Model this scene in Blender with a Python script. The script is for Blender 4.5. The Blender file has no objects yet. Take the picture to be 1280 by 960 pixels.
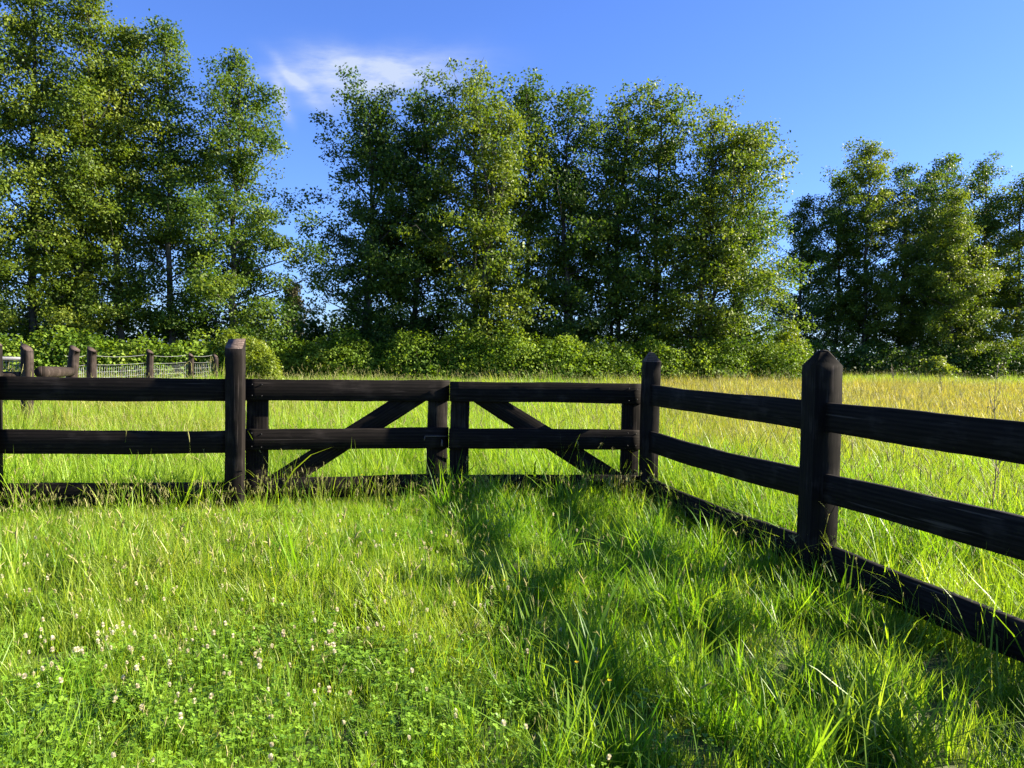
import bpy, math, random
import numpy as np
from mathutils import Matrix, Vector, Euler

S = bpy.context.scene
COL = S.collection
R = math.radians

# ------------------------------------------------------------------ camera, light, exposure
cam = bpy.data.cameras.new('camera')
cam.sensor_width = 36.0
cam.lens = 27.0
cam.clip_start = 0.05
cam.clip_end = 6000
camo = bpy.data.objects.new('camera', cam)
COL.objects.link(camo)
camo.matrix_world = (Matrix.Translation((0, 0, 1.5)) @ Matrix.Rotation(R(90 - 2.1), 4, 'X')
                     @ Matrix.Rotation(R(1.2), 4, 'Z'))
S.camera = camo

SUN_EL, SUN_AZ = 26.5, 9.0          # azimuth counted from +X towards +Y
sd = Vector((math.cos(R(SUN_EL)) * math.cos(R(SUN_AZ)), math.cos(R(SUN_EL)) * math.sin(R(SUN_AZ)), math.sin(R(SUN_EL))))
sun = bpy.data.lights.new('sun', 'SUN')
sun.energy = 5.0
sun.angle = R(0.5)
sun.color = (1.0, 0.90, 0.72)
suno = bpy.data.objects.new('sun', sun)
COL.objects.link(suno)
suno.rotation_euler = sd.to_track_quat('Z', 'Y').to_euler()
suno.location = (20, 5, 20)

W = bpy.data.worlds.new('World')
S.world = W
W.use_nodes = True
wn, wl = W.node_tree.nodes, W.node_tree.links
wn.clear()
w_out = wn.new('ShaderNodeOutputWorld')
w_bg = wn.new('ShaderNodeBackground')
w_bg.inputs['Strength'].default_value = 0.05
sky = wn.new('ShaderNodeTexSky')
sky.sky_type = 'NISHITA'
sky.sun_disc = False
sky.sun_elevation = R(SUN_EL)
sky.sun_rotation = R(90 - SUN_AZ)
sky.air_density = 1.0
sky.dust_density = 0.3
sky.ozone_density = 3.0


def wmath(op, a, b=None, c=None):
    n = wn.new('ShaderNodeMath')
    n.operation = op
    for i, v in enumerate((a, b, c)):
        if v is None:
            continue
        if isinstance(v, (int, float)):
            n.inputs[i].default_value = v
        else:
            wl.new(v, n.inputs[i])
    return n.outputs[0]


# one small wisp of cirrus, placed by its direction in the sky
tc = wn.new('ShaderNodeTexCoord')
sx = wn.new('ShaderNodeSeparateXYZ')
wl.new(tc.outputs['Generated'], sx.inputs[0])
ysafe = wmath('MAXIMUM', sx.outputs[1], 0.05)
cu0 = wmath('DIVIDE', sx.outputs[0], ysafe)
cv0 = wmath('DIVIDE', sx.outputs[2], ysafe)
comb = wn.new('ShaderNodeCombineXYZ')
wl.new(cu0, comb.inputs[0])
wl.new(cv0, comb.inputs[1])
warp = wn.new('ShaderNodeTexNoise')
warp.inputs['Scale'].default_value = 9.0
warp.inputs['Detail'].default_value = 6.0
wl.new(comb.outputs[0], warp.inputs['Vector'])
wsep = wn.new('ShaderNodeSeparateColor')
wl.new(warp.outputs['Color'], wsep.inputs[0])
cu = wmath('ADD', cu0, wmath('MULTIPLY', wmath('SUBTRACT', wsep.outputs[0], 0.5), 0.05))
cv = wmath('ADD', cv0, wmath('MULTIPLY', wmath('SUBTRACT', wsep.outputs[1], 0.5), 0.045))


def blob(u, v, ru, rv, ang, amp):
    c, s = math.cos(R(ang)), math.sin(R(ang))
    du, dv = wmath('SUBTRACT', cu, u), wmath('SUBTRACT', cv, v)
    a = wmath('DIVIDE', wmath('ADD', wmath('MULTIPLY', du, c), wmath('MULTIPLY', dv, s)), ru)
    b = wmath('DIVIDE', wmath('SUBTRACT', wmath('MULTIPLY', dv, c), wmath('MULTIPLY', du, s)), rv)
    d2 = wmath('ADD', wmath('MULTIPLY', a, a), wmath('MULTIPLY', b, b))
    return wmath('MULTIPLY', wmath('EXPONENT', wmath('MULTIPLY', d2, -1.0)), amp)


parts = [blob(-0.215, 0.367, 0.060, 0.020, -8, 0.85), blob(-0.150, 0.364, 0.085, 0.024, 6, 0.80),
         blob(-0.245, 0.375, 0.040, 0.012, 10, 0.35), blob(-0.287, 0.349, 0.036, 0.007, -42, 0.75),
         blob(-0.303, 0.326, 0.024, 0.007, -68, 0.7), blob(-0.325, 0.350, 0.030, 0.010, 0, 0.22),
         blob(-0.270, 0.345, 0.040, 0.022, -20, 0.35), blob(-0.21, 0.345, 0.09, 0.03, -10, 0.22)]
tot = parts[0]
for q in parts[1:]:
    tot = wmath('ADD', tot, q)
fib = wn.new('ShaderNodeTexNoise')
fib.inputs['Scale'].default_value = 26.0
fib.inputs['Detail'].default_value = 7.0
fib.inputs['Roughness'].default_value = 0.6
fmap = wn.new('ShaderNodeMapping')
fmap.inputs['Rotation'].default_value = (0, 0, R(25))
fmap.inputs['Scale'].default_value = (0.45, 1.6, 1)
wl.new(comb.outputs[0], fmap.inputs['Vector'])
wl.new(fmap.outputs[0], fib.inputs['Vector'])
tot = wmath('MULTIPLY', tot, wmath('MAXIMUM', 0.12, wmath('ADD', -0.55, wmath('MULTIPLY', fib.outputs[0], 3.0))))
tot = wmath('MULTIPLY', tot, wmath('GREATER_THAN', sx.outputs[1], 0.05))
tot = wmath('MINIMUM', wmath('MULTIPLY', tot, 0.80), 0.85)
hs = wn.new('ShaderNodeMix')            # camera white balance of the sky
hs.data_type = 'RGBA'
hs.blend_type = 'MULTIPLY'
hs.clamp_result = False
hs.inputs['Factor'].default_value = 1
hs.inputs['B'].default_value = (0.57, 0.75, 1.28, 1)
wl.new(sky.outputs[0], hs.inputs['A'])
wmix = wn.new('ShaderNodeMix')
wmix.data_type = 'RGBA'
wl.new(tot, wmix.inputs['Factor'])
wl.new(hs.outputs['Result'], wmix.inputs['A'])
wmix.inputs['B'].default_value = (3.3, 3.75, 4.6, 1)
wl.new(wmix.outputs['Result'], w_bg.inputs['Color'])
wl.new(w_bg.outputs[0], w_out.inputs[0])

S.view_settings.view_transform = 'Standard'
S.view_settings.look = 'None'
S.view_settings.gamma = 1.0
S.view_settings.exposure = 2.1
S.cycles.max_bounces = 8
S.cycles.diffuse_bounces = 3
S.cycles.transmission_bounces = 4
S.cycles.glossy_bounces = 2


# ------------------------------------------------------------------ helpers
def vnoise(x, y, seed=0):
    """cheap smooth value noise, -1..1"""
    r = np.random.RandomState(seed)
    out = np.zeros_like(x, dtype=float)
    for i in range(6):
        a = r.uniform(0, 2 * math.pi)
        fx, fy = math.cos(a), math.sin(a)
        k = r.uniform(0.6, 1.7)
        out += np.sin((x * fx + y * fy) * k + r.uniform(0, 6.28) + 1.3 * np.sin((x * fy - y * fx) * k * 0.7 + r.uniform(0, 6.28)))
    return out / 4.0


def smooth(a, b, x):
    t = np.clip((np.asarray(x, float) - a) / (b - a), 0, 1)
    return t * t * (3 - 2 * t)


def ground_z(x, y):
    x = np.asarray(x, float)
    y = np.asarray(y, float)
    z = 0.42 * smooth(14, 62, y) * smooth(-8, 26, x)
    z = z + 0.03 * vnoise(x * 0.5, y * 0.5, 3) * smooth(1.0, 3.0, np.abs(y) + np.abs(x) * 0.2)
    return z


def gz(x, y):
    return float(ground_z(np.array([x]), np.array([y]))[0])


def tag(o, label=None, cat=None, group=None, kind=None):
    if label: o['label'] = label
    if cat: o['category'] = cat
    if group: o['group'] = group
    if kind: o['kind'] = kind
    return o


def empty(name, loc=(0, 0, 0), rz=0.0):
    o = bpy.data.objects.new(name, None)
    o.empty_display_size = 0.2
    COL.objects.link(o)
    o.location = loc
    o.rotation_euler = (0, 0, rz)
    return o


def link(name, me, parent=None, loc=(0, 0, 0), rot=(0, 0, 0), in_scene=True):
    o = bpy.data.objects.new(name, me)
    if in_scene:
        COL.objects.link(o)
    o.location = loc
    o.rotation_euler = rot
    o.parent = parent
    return o


def quads_mesh(name, V, Q, mat, attrs=None, smooth_shade=False, mat_idx=None):
    """V (n,3), Q (m,4) numpy"""
    me = bpy.data.meshes.new(name)
    V = np.asarray(V, np.float32)
    Q = np.asarray(Q, np.int32)
    k = Q.shape[1]
    me.vertices.add(len(V))
    me.vertices.foreach_set('co', V.ravel())
    me.loops.add(Q.size)
    me.loops.foreach_set('vertex_index', Q.ravel())
    me.polygons.add(len(Q))
    me.polygons.foreach_set('loop_start', np.arange(0, Q.size, k, dtype=np.int32))
    try:
        me.polygons.foreach_set('loop_total', np.full(len(Q), k, np.int32))
    except Exception:
        pass
    if smooth_shade:
        me.polygons.foreach_set('use_smooth', np.ones(len(Q), bool))
    mats = mat if isinstance(mat, (list, tuple)) else [mat]
    for m in mats:
        me.materials.append(m)
    if mat_idx is not None:
        me.polygons.foreach_set('material_index', np.asarray(mat_idx, np.int32))
    for an, (dom, dat) in (attrs or {}).items():
        a = me.attributes.new(an, 'FLOAT', dom)
        a.data.foreach_set('value', np.asarray(dat, np.float32))
    me.update(calc_edges=True)
    me.validate()
    return me


class MB:
    """collects tubes, strips, boxes into one quad mesh"""
    def __init__(self):
        self.V, self.Q, self.T, self.M, self.n = [], [], [], [], 0

    def add(self, V, Q, tint=0.5, mi=0):
        V = np.asarray(V, float)
        Q = np.asarray(Q, int)
        self.V.append(V)
        self.Q.append(Q + self.n)
        self.T.append(np.full(len(Q), tint))
        self.M.append(np.full(len(Q), mi))
        self.n += len(V)

    def tube(self, P, rad, sides=6, tint=0.5, mi=0, cap=True):
        P = np.asarray(P, float)
        n = len(P)
        rad = np.broadcast_to(np.asarray(rad, float), (n,))
        T = np.gradient(P, axis=0)
        T /= np.linalg.norm(T, axis=1)[:, None] + 1e-9
        ref = np.array([0, 0, 1.0]) if abs(T[0, 2]) < 0.9 else np.array([1.0, 0, 0])
        A = np.cross(T, ref)
        A /= np.linalg.norm(A, axis=1)[:, None] + 1e-9
        B = np.cross(T, A)
        th = np.linspace(0, 2 * math.pi, sides, endpoint=False)
        V = P[:, None, :] + rad[:, None, None] * (np.cos(th)[None, :, None] * A[:, None, :] + np.sin(th)[None, :, None] * B[:, None, :])
        V = V.reshape(-1, 3)
        i = np.arange(n - 1)[:, None] * sides
        j = np.arange(sides)[None, :]
        j2 = (j + 1) % sides
        Q = np.stack([i + j, i + j2, i + sides + j2, i + sides + j], -1).reshape(-1, 4)
        if cap and sides % 2 == 0:
            qs = []
            for base, flip in ((0, True), ((n - 1) * sides, False)):
                for k in range(1, sides // 2):
                    a = [base + 0 + (k - 1), base + k, base + sides - 1 - k, base + (sides - k) % sides]
                    qs.append(a[::-1] if flip else a)
            if qs:
                Q = np.vstack([Q, np.array(qs)])
        self.add(V, Q, tint, mi)

    def strip(self, P, w, side, tint=0.5, mi=0):
        """flat tapered ribbon through points P with half-widths w along vector(s) side"""
        P = np.asarray(P, float)
        w = np.asarray(w, float)
        side = np.asarray(side, float)
        V = np.empty((len(P) * 2, 3))
        V[0::2] = P - side * w[:, None]
        V[1::2] = P + side * w[:, None]
        i = np.arange(len(P) - 1) * 2
        Q = np.stack([i, i + 1, i + 3, i + 2], -1)
        self.add(V, Q, tint, mi)

    def mesh(self, name, mat, smooth_shade=True):
        return quads_mesh(name, np.vstack(self.V), np.vstack(self.Q), mat,
                          {'tint': ('FACE', np.concatenate(self.T))}, smooth_shade,
                          np.concatenate(self.M))

    def build(self, name, mat, parent=None, smooth_shade=True):
        return link(name, self.mesh(name, mat, smooth_shade), parent)


# ------------------------------------------------------------------ materials
def new_mat(name):
    m = bpy.data.materials.new(name)
    m.use_nodes = True
    nt = m.node_tree
    nt.nodes.clear()
    out = nt.nodes.new('ShaderNodeOutputMaterial')
    return m, nt.nodes, nt.links, out


def ramp(nodes, stops):
    r = nodes.new('ShaderNodeValToRGB')
    e = r.color_ramp.elements
    while len(e) < len(stops):
        e.new(0.5)
    for el, (p, c) in zip(e, stops):
        el.position = p
        el.color = (*c, 1)
    return r


def nmath(nodes, links, op, a, b=0.0):
    n = nodes.new('ShaderNodeMath')
    n.operation = op
    for i, v in enumerate((a, b)):
        if isinstance(v, (int, float)):
            n.inputs[i].default_value = v
        else:
            links.new(v, n.inputs[i])
    return n.outputs[0]


def leaf_mat(name, stops, trans_gain=(1.4, 1.35, 0.4), trans=0.4, rough=0.45, spec=0.35, noise_scale=0.35, dry=None, instanced=False, wide=0.55):
    m, N, L, out = new_mat(name)
    at = N.new('ShaderNodeAttribute')
    at.attribute_name = 'tint'
    geo = N.new('ShaderNodeNewGeometry')
    nz = N.new('ShaderNodeTexNoise')
    nz.inputs['Scale'].default_value = noise_scale
    nz.inputs['Detail'].default_value = 3
    L.new(geo.outputs['Position'], nz.inputs['Vector'])
    v = nmath(N, L, 'ADD', nmath(N, L, 'MULTIPLY', at.outputs['Fac'], wide), nmath(N, L, 'MULTIPLY', nz.outputs[0], 1.0 - wide))
    if instanced:
        oi = N.new('ShaderNodeObjectInfo')
        v = nmath(N, L, 'ADD', nmath(N, L, 'MULTIPLY', v, 0.75), nmath(N, L, 'MULTIPLY', oi.outputs['Random'], 0.25))
    rp = ramp(N, stops)
    L.new(v, rp.inputs[0])
    colr = rp.outputs[0]
    if dry is not None:
        ia = N.new('ShaderNodeAttribute')
        ia.attribute_type = 'INSTANCER'
        ia.attribute_name = 'dry'
        drp = ramp(N, dry)
        L.new(v, drp.inputs[0])
        mx = N.new('ShaderNodeMix')
        mx.data_type = 'RGBA'
        L.new(ia.outputs['Fac'], mx.inputs['Factor'])
        L.new(colr, mx.inputs['A'])
        L.new(drp.outputs[0], mx.inputs['B'])
        colr = mx.outputs['Result']
    p = N.new('ShaderNodeBsdfPrincipled')
    p.inputs['Roughness'].default_value = rough
    p.inputs['Specular IOR Level'].default_value = spec
    L.new(colr, p.inputs['Base Color'])
    t = N.new('ShaderNodeBsdfTranslucent')
    g = N.new('ShaderNodeMix')
    g.data_type = 'RGBA'
    g.blend_type = 'MULTIPLY'
    g.clamp_result = False
    g.inputs['Factor'].default_value = 1
    L.new(colr, g.inputs['A'])
    g.inputs['B'].default_value = (*trans_gain, 1)
    L.new(g.outputs['Result'], t.inputs['Color'])
    mixs = N.new('ShaderNodeMixShader')
    mixs.inputs[0].default_value = trans
    L.new(p.outputs[0], mixs.inputs[1])
    L.new(t.outputs[0], mixs.inputs[2])
    L.new(mixs.outputs[0], out.inputs[0])
    return m


def wood_mat(name, c_dark, c_mid, c_worn, scale=(3, 45, 45), rough=0.78, wear=0.55, bump=0.5):
    m, N, L, out = new_mat(name)
    tcn = N.new('ShaderNodeTexCoord')
    oi = N.new('ShaderNodeObjectInfo')
    off = N.new('ShaderNodeVectorMath')
    off.operation = 'MULTIPLY_ADD'
    cmb = N.new('ShaderNodeCombineXYZ')
    for i in range(3):
        L.new(oi.outputs['Random'], cmb.inputs[i])
    L.new(cmb.outputs[0], off.inputs[0])
    off.inputs[1].default_value = (37, 23, 51)
    L.new(tcn.outputs['Object'], off.inputs[2])
    mp = N.new('ShaderNodeMapping')
    mp.inputs['Scale'].default_value = scale
    L.new(off.outputs[0], mp.inputs['Vector'])
    g = N.new('ShaderNodeTexNoise')          # grain streaks
    g.inputs['Scale'].default_value = 1.0
    g.inputs['Detail'].default_value = 6
    g.inputs['Roughness'].default_value = 0.65
    g.inputs['Distortion'].default_value = 0.8
    L.new(mp.outputs[0], g.inputs['Vector'])
    blot = N.new('ShaderNodeTexNoise')       # stain blotches
    blot.inputs['Scale'].default_value = 5.0
    blot.inputs['Detail'].default_value = 4
    L.new(off.outputs[0], blot.inputs['Vector'])
    mp2 = N.new('ShaderNodeMapping')
    mp2.inputs['Scale'].default_value = tuple(0.12 * s if s < 10 else 0.28 * s for s in scale)
    L.new(off.outputs[0], mp2.inputs['Vector'])
    kn = N.new('ShaderNodeTexWave')          # flat-sawn rings
    kn.wave_type = 'RINGS'
    kn.inputs['Scale'].default_value = 1.1
    kn.inputs['Distortion'].default_value = 6.0
    kn.inputs['Detail'].default_value = 3
    kn.inputs['Detail Scale'].default_value = 0.6
    L.new(mp2.outputs[0], kn.inputs['Vector'])
    gv = nmath(N, L, 'ADD', nmath(N, L, 'MULTIPLY', g.outputs[0], 0.75), nmath(N, L, 'MULTIPLY', kn.outputs['Fac'], 0.25))
    r1 = ramp(N, [(0.28, c_dark), (0.62, c_mid)])
    L.new(gv, r1.inputs[0])
    r2 = ramp(N, [(wear, (0, 0, 0)), (wear + 0.22, (1, 1, 1))])
    wv = nmath(N, L, 'ADD', nmath(N, L, 'MULTIPLY', blot.outputs[0], 0.6), nmath(N, L, 'MULTIPLY', g.outputs[0], 0.4))
    L.new(wv, r2.inputs[0])
    mx = N.new('ShaderNodeMix')
    mx.data_type = 'RGBA'
    L.new(r2.outputs[0], mx.inputs['Factor'])
    L.new(r1.outputs[0], mx.inputs['A'])
    mx.inputs['B'].default_value = (*c_worn, 1)
    mp3 = N.new('ShaderNodeMapping')
    mp3.inputs['Scale'].default_value = tuple(0.55 * v if v < 10 else 1.5 * v for v in scale)
    L.new(off.outputs[0], mp3.inputs['Vector'])
    ck = N.new('ShaderNodeTexNoise')         # pale drying cracks and scuffs along the grain
    ck.inputs['Scale'].default_value = 1.0
    ck.inputs['Detail'].default_value = 2
    L.new(mp3.outputs[0], ck.inputs['Vector'])
    r3 = ramp(N, [(0.66, (0, 0, 0)), (0.74, (0.5, 0.5, 0.5))])
    L.new(ck.outputs[0], r3.inputs[0])
    mx3 = N.new('ShaderNodeMix')
    mx3.data_type = 'RGBA'
    L.new(r3.outputs[0], mx3.inputs['Factor'])
    L.new(mx.outputs['Result'], mx3.inputs['A'])
    mx3.inputs['B'].default_value = (*[min(1.0, 2.2 * v) for v in c_worn], 1)
    p = N.new('ShaderNodeBsdfPrincipled')
    p.inputs['Roughness'].default_value = rough
    p.inputs['Specular IOR Level'].default_value = 0.10
    L.new(mx3.outputs['Result'], p.inputs['Base Color'])
    b = N.new('ShaderNodeBump')
    b.inputs['Strength'].default_value = bump
    b.inputs['Distance'].default_value = 0.004
    L.new(gv, b.inputs['Height'])
    L.new(b.outputs[0], p.inputs['Normal'])
    L.new(p.outputs[0], out.inputs[0])
    return m


M = {}
M['board'] = wood_mat('stained board', (0.0032, 0.0026, 0.0022), (0.0115, 0.0088, 0.0074), (0.038, 0.031, 0.027), (3, 40, 40), wear=0.53, bump=0.3)
M['post'] = wood_mat('stained post', (0.0032, 0.0026, 0.0022), (0.0115, 0.0088, 0.0074), (0.038, 0.031, 0.027), (40, 40, 3), wear=0.53, bump=0.22)
M['endgrain'] = wood_mat('worn post top', (0.035, 0.025, 0.021), (0.085, 0.062, 0.053), (0.15, 0.118, 0.10), (35, 35, 35), wear=0.5)
M['round'] = wood_mat('weathered round post', (0.012, 0.009, 0.0075), (0.034, 0.025, 0.021), (0.075, 0.058, 0.05), (22, 22, 2.5), wear=0.5)
M['bark'] = wood_mat('alder bark', (0.03, 0.027, 0.024), (0.085, 0.078, 0.07), (0.17, 0.158, 0.145), (7, 7, 3), wear=0.5, bump=0.8)
M['cane'] = wood_mat('bramble cane', (0.04, 0.025, 0.015), (0.10, 0.06, 0.035), (0.17, 0.11, 0.07), (12, 12, 4))
def metal(name, c, rough, met):
    m, N, L, out = new_mat(name)
    n = N.new('ShaderNodeTexNoise')
    n.inputs['Scale'].default_value = 60
    tcn = N.new('ShaderNodeTexCoord')
    L.new(tcn.outputs['Object'], n.inputs['Vector'])
    r = ramp(N, [(0.3, tuple(0.6 * v for v in c)), (0.7, c)])
    L.new(n.outputs[0], r.inputs[0])
    p = N.new('ShaderNodeBsdfPrincipled')
    p.inputs['Metallic'].default_value = met
    p.inputs['Roughness'].default_value = rough
    L.new(r.outputs[0], p.inputs['Base Color'])
    L.new(p.outputs[0], out.inputs[0])
    return m
M['galv'] = metal('galvanised wire', (0.62, 0.63, 0.65), 0.42, 0.7)
M['iron'] = metal('black iron', (0.03, 0.03, 0.032), 0.5, 0.6)
M['rust'] = metal('dull old iron', (0.13, 0.11, 0.10), 0.6, 0.5)
M['dull'] = metal('dull galvanised steel', (0.22, 0.22, 0.23), 0.5, 0.5)
M['steel'] = metal('bare steel', (0.45, 0.44, 0.43), 0.38, 0.9)

GREEN = [(0.12, (0.0662, 0.1558, 0.0092)), (0.4, (0.168, 0.3116, 0.0161)), (0.62, (0.275, 0.4341, 0.0299)), (0.86, (0.3972, 0.5342, 0.0805))]
LUSH = [(0.15, (0.0252, 0.0945, 0.007)), (0.42, (0.084, 0.2152, 0.01)), (0.65, (0.1785, 0.3308, 0.018)), (0.9, (0.315, 0.441, 0.045))]
DRY = [(0.15, (0.13, 0.135, 0.028)), (0.45, (0.255, 0.225, 0.060)), (0.7, (0.38, 0.325, 0.105)), (0.9, (0.49, 0.43, 0.19))]
M['lawn'] = leaf_mat('lawn blade', GREEN, trans=0.5, rough=0.40, spec=0.38, noise_scale=0.9, dry=DRY, instanced=True)
M['lush'] = leaf_mat('lush blade', LUSH, trans=0.48, rough=0.45, spec=0.28, noise_scale=0.8, dry=DRY, instanced=True)
M['meadow'] = leaf_mat('meadow blade', GREEN, trans=0.45, rough=0.45, spec=0.3, noise_scale=0.5, dry=DRY, instanced=True)
STRAW = [(0.1, (0.18, 0.19, 0.05)), (0.5, (0.30, 0.29, 0.10)), (0.9, (0.46, 0.42, 0.20))]
M['seed'] = leaf_mat('seed head', STRAW, trans_gain=(1, 0.95, 0.7), trans=0.3, rough=0.6, spec=0.15, noise_scale=2.0)
CLOV = [(0.1, (0.0688, 0.162, 0.011)), (0.5, (0.1688, 0.306, 0.0198)), (0.9, (0.2875, 0.444, 0.0495))]
M['clover'] = leaf_mat('clover leaf', CLOV, trans=0.35, rough=0.4, spec=0.4, noise_scale=1.5, instanced=True)
WHT = [(0.1, (0.36, 0.25, 0.15)), (0.4, (0.60, 0.52, 0.36)), (0.9, (0.74, 0.72, 0.55))]
M['petal'] = leaf_mat('clover petal', WHT, trans_gain=(1, 1, 0.9), trans=0.3, rough=0.7, spec=0.1, noise_scale=3.0, instanced=True)
M['butter'] = leaf_mat('buttercup petal', [(0.0, (0.75, 0.42, 0.01)), (1.0, (0.85, 0.58, 0.02))], trans_gain=(1, 0.9, 0.4), trans=0.25, rough=0.3)
M['stalk'] = leaf_mat('dry stalk', [(0.0, (0.16, 0.12, 0.07)), (1.0, (0.36, 0.29, 0.18))], trans=0.05, rough=0.7, spec=0.15)
ALDER = [(0.15, (0.025, 0.0625, 0.0108)), (0.45, (0.065, 0.1225, 0.0168)), (0.68, (0.1225, 0.1812, 0.024)), (0.9, (0.2063, 0.25, 0.048))]
ALDER_Y = [(0.15, (0.0374, 0.0784, 0.0103)), (0.45, (0.1012, 0.1568, 0.0172)), (0.68, (0.1705, 0.2184, 0.0276)), (0.9, (0.2475, 0.28, 0.0552))]
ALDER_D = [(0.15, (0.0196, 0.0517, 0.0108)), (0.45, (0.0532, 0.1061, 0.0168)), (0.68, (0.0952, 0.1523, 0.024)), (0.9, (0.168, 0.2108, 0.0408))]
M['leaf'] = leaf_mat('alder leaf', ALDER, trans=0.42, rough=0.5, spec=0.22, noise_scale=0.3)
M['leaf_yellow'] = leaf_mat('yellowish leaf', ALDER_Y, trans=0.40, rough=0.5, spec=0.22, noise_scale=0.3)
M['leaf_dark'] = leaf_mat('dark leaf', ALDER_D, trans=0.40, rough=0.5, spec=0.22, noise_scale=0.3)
BRAM = [(0.15, (0.0408, 0.095, 0.0092)), (0.45, (0.1224, 0.2006, 0.0184)), (0.68, (0.2142, 0.2957, 0.0368)), (0.9, (0.3366, 0.4013, 0.1012))]
M['bramble'] = leaf_mat('bramble leaf', BRAM, trans=0.36, rough=0.6, spec=0.15, noise_scale=0.7)
BRIGHT = [(0.1, (0.085, 0.135, 0.014)), (0.5, (0.17, 0.225, 0.022)), (0.9, (0.27, 0.31, 0.05))]
M['bright'] = leaf_mat('young leaf', BRIGHT, trans=0.4, rough=0.45, spec=0.35, noise_scale=0.8)
M['needle'] = leaf_mat('brownish needle', [(0.1, (0.028, 0.034, 0.016)), (0.9, (0.085, 0.075, 0.035))], trans=0.1, rough=0.6, spec=0.2)

m, N, L, out = new_mat('thatch and soil')
tcn = N.new('ShaderNodeNewGeometry')
n1 = N.new('ShaderNodeTexNoise'); n1.inputs['Scale'].default_value = 0.35; n1.inputs['Detail'].default_value = 6
n2 = N.new('ShaderNodeTexNoise'); n2.inputs['Scale'].default_value = 14; n2.inputs['Detail'].default_value = 8
L.new(tcn.outputs['Position'], n1.inputs['Vector']); L.new(tcn.outputs['Position'], n2.inputs['Vector'])
r1 = ramp(N, [(0.3, (0.030, 0.050, 0.012)), (0.6, (0.075, 0.090, 0.022)), (0.8, (0.14, 0.12, 0.045))])
L.new(nmath(N, L, 'ADD', nmath(N, L, 'MULTIPLY', n1.outputs[0], 0.5), nmath(N, L, 'MULTIPLY', n2.outputs[0], 0.5)), r1.inputs[0])
p = N.new('ShaderNodeBsdfPrincipled'); p.inputs['Roughness'].default_value = 0.95
L.new(r1.outputs[0], p.inputs['Base Color'])
b = N.new('ShaderNodeBump'); b.inputs['Strength'].default_value = 0.8; b.inputs['Distance'].default_value = 0.03
L.new(n2.outputs[0], b.inputs['Height']); L.new(b.outputs[0], p.inputs['Normal'])
L.new(p.outputs[0], out.inputs[0])
M['soil'] = m

# ------------------------------------------------------------------ ground: one sheet to the horizon
def axis(lo, hi, step, far):
    a = list(np.arange(lo, hi + 1e-6, step))
    s, v = step, hi
    while v < far:
        s *= 1.45; v += s; a.append(v)
    s, v = step, lo
    pre = []
    while v > -far:
        s *= 1.45; v -= s; pre.append(v)
    return np.array(pre[::-1] + a)
gx, gy = axis(-40, 60, 0.8, 3000), axis(-6, 90, 0.8, 3000)
GX, GY = np.meshgrid(gx, gy)
V = np.stack([GX, GY, ground_z(GX, GY)], -1).reshape(-1, 3)
nx = len(gx)
ii, jj = np.meshgrid(np.arange(len(gy) - 1), np.arange(nx - 1), indexing='ij')
a = ii * nx + jj
Q = np.stack([a, a + 1, a + nx + 1, a + nx], -1).reshape(-1, 4)
tag(link('ground', quads_mesh('ground', V, Q, M['soil'], None, True)), kind='structure')


# ------------------------------------------------------------------ timber fence and gate
def board_mesh(name, length, h, t, mat, seed, sag=0.0, rough=0.002, chamfer=0.004, nseg=None, bow=0.0):
    """board running along +X from 0..length, top edge at z=0, thickness centred on y=0"""
    r = np.random.RandomState(seed)
    nseg = nseg or max(8, int(length / 0.09))
    c = chamfer
    prof = np.array([(-t/2 + c, 0), (t/2 - c, 0), (t/2, -c), (t/2, -h/2), (t/2, -h + c), (t/2 - c, -h), (-t/2 + c, -h), (-t/2, -h + c), (-t/2, -h/2), (-t/2, -c)])
    k = len(prof)
    xs = np.linspace(0, length, nseg + 1)
    ph = r.uniform(0, 6.28, 6)
    V = np.zeros((nseg + 1, k, 3))
    u = xs / length
    top_w = 0.004 * np.sin(xs * 2.3 + ph[0]) + 0.002 * np.sin(xs * 7 + ph[1])
    bot_w = 0.004 * np.sin(xs * 1.9 + ph[2]) + 0.002 * np.sin(xs * 6 + ph[3])
    for j, (py, pz) in enumerate(prof):
        V[:, j, 0] = xs
        V[:, j, 1] = py + bow * 4 * u * (1 - u) + 0.003 * np.sin(xs * 1.7 + ph[4])
        w = top_w if pz > -h / 2 else bot_w
        V[:, j, 2] = pz + w - sag * 4 * u * (1 - u)
    V += r.normal(0, rough * 0.35, V.shape)
    V[0, :, 0] = 0; V[-1, :, 0] = length
    V = V.reshape(-1, 3)
    i = np.arange(nseg)[:, None] * k
    j = np.arange(k)[None, :]
    j2 = (j + 1) % k
    Q = np.stack([i + j, i + k + j, i + k + j2, i + j2], -1).reshape(-1, 4)
    caps = []
    for base, flip in ((0, False), (nseg * k, True)):
        for q in ([0, 1, 2, 9], [9, 2, 3, 8], [8, 3, 4, 7], [7, 4, 5, 6]):
            q = [base + v for v in q]
            caps.append(q[::-1] if flip else q)
    Q = np.vstack([Q, np.array(caps)])
    return quads_mesh(name, V, Q, mat)


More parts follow.
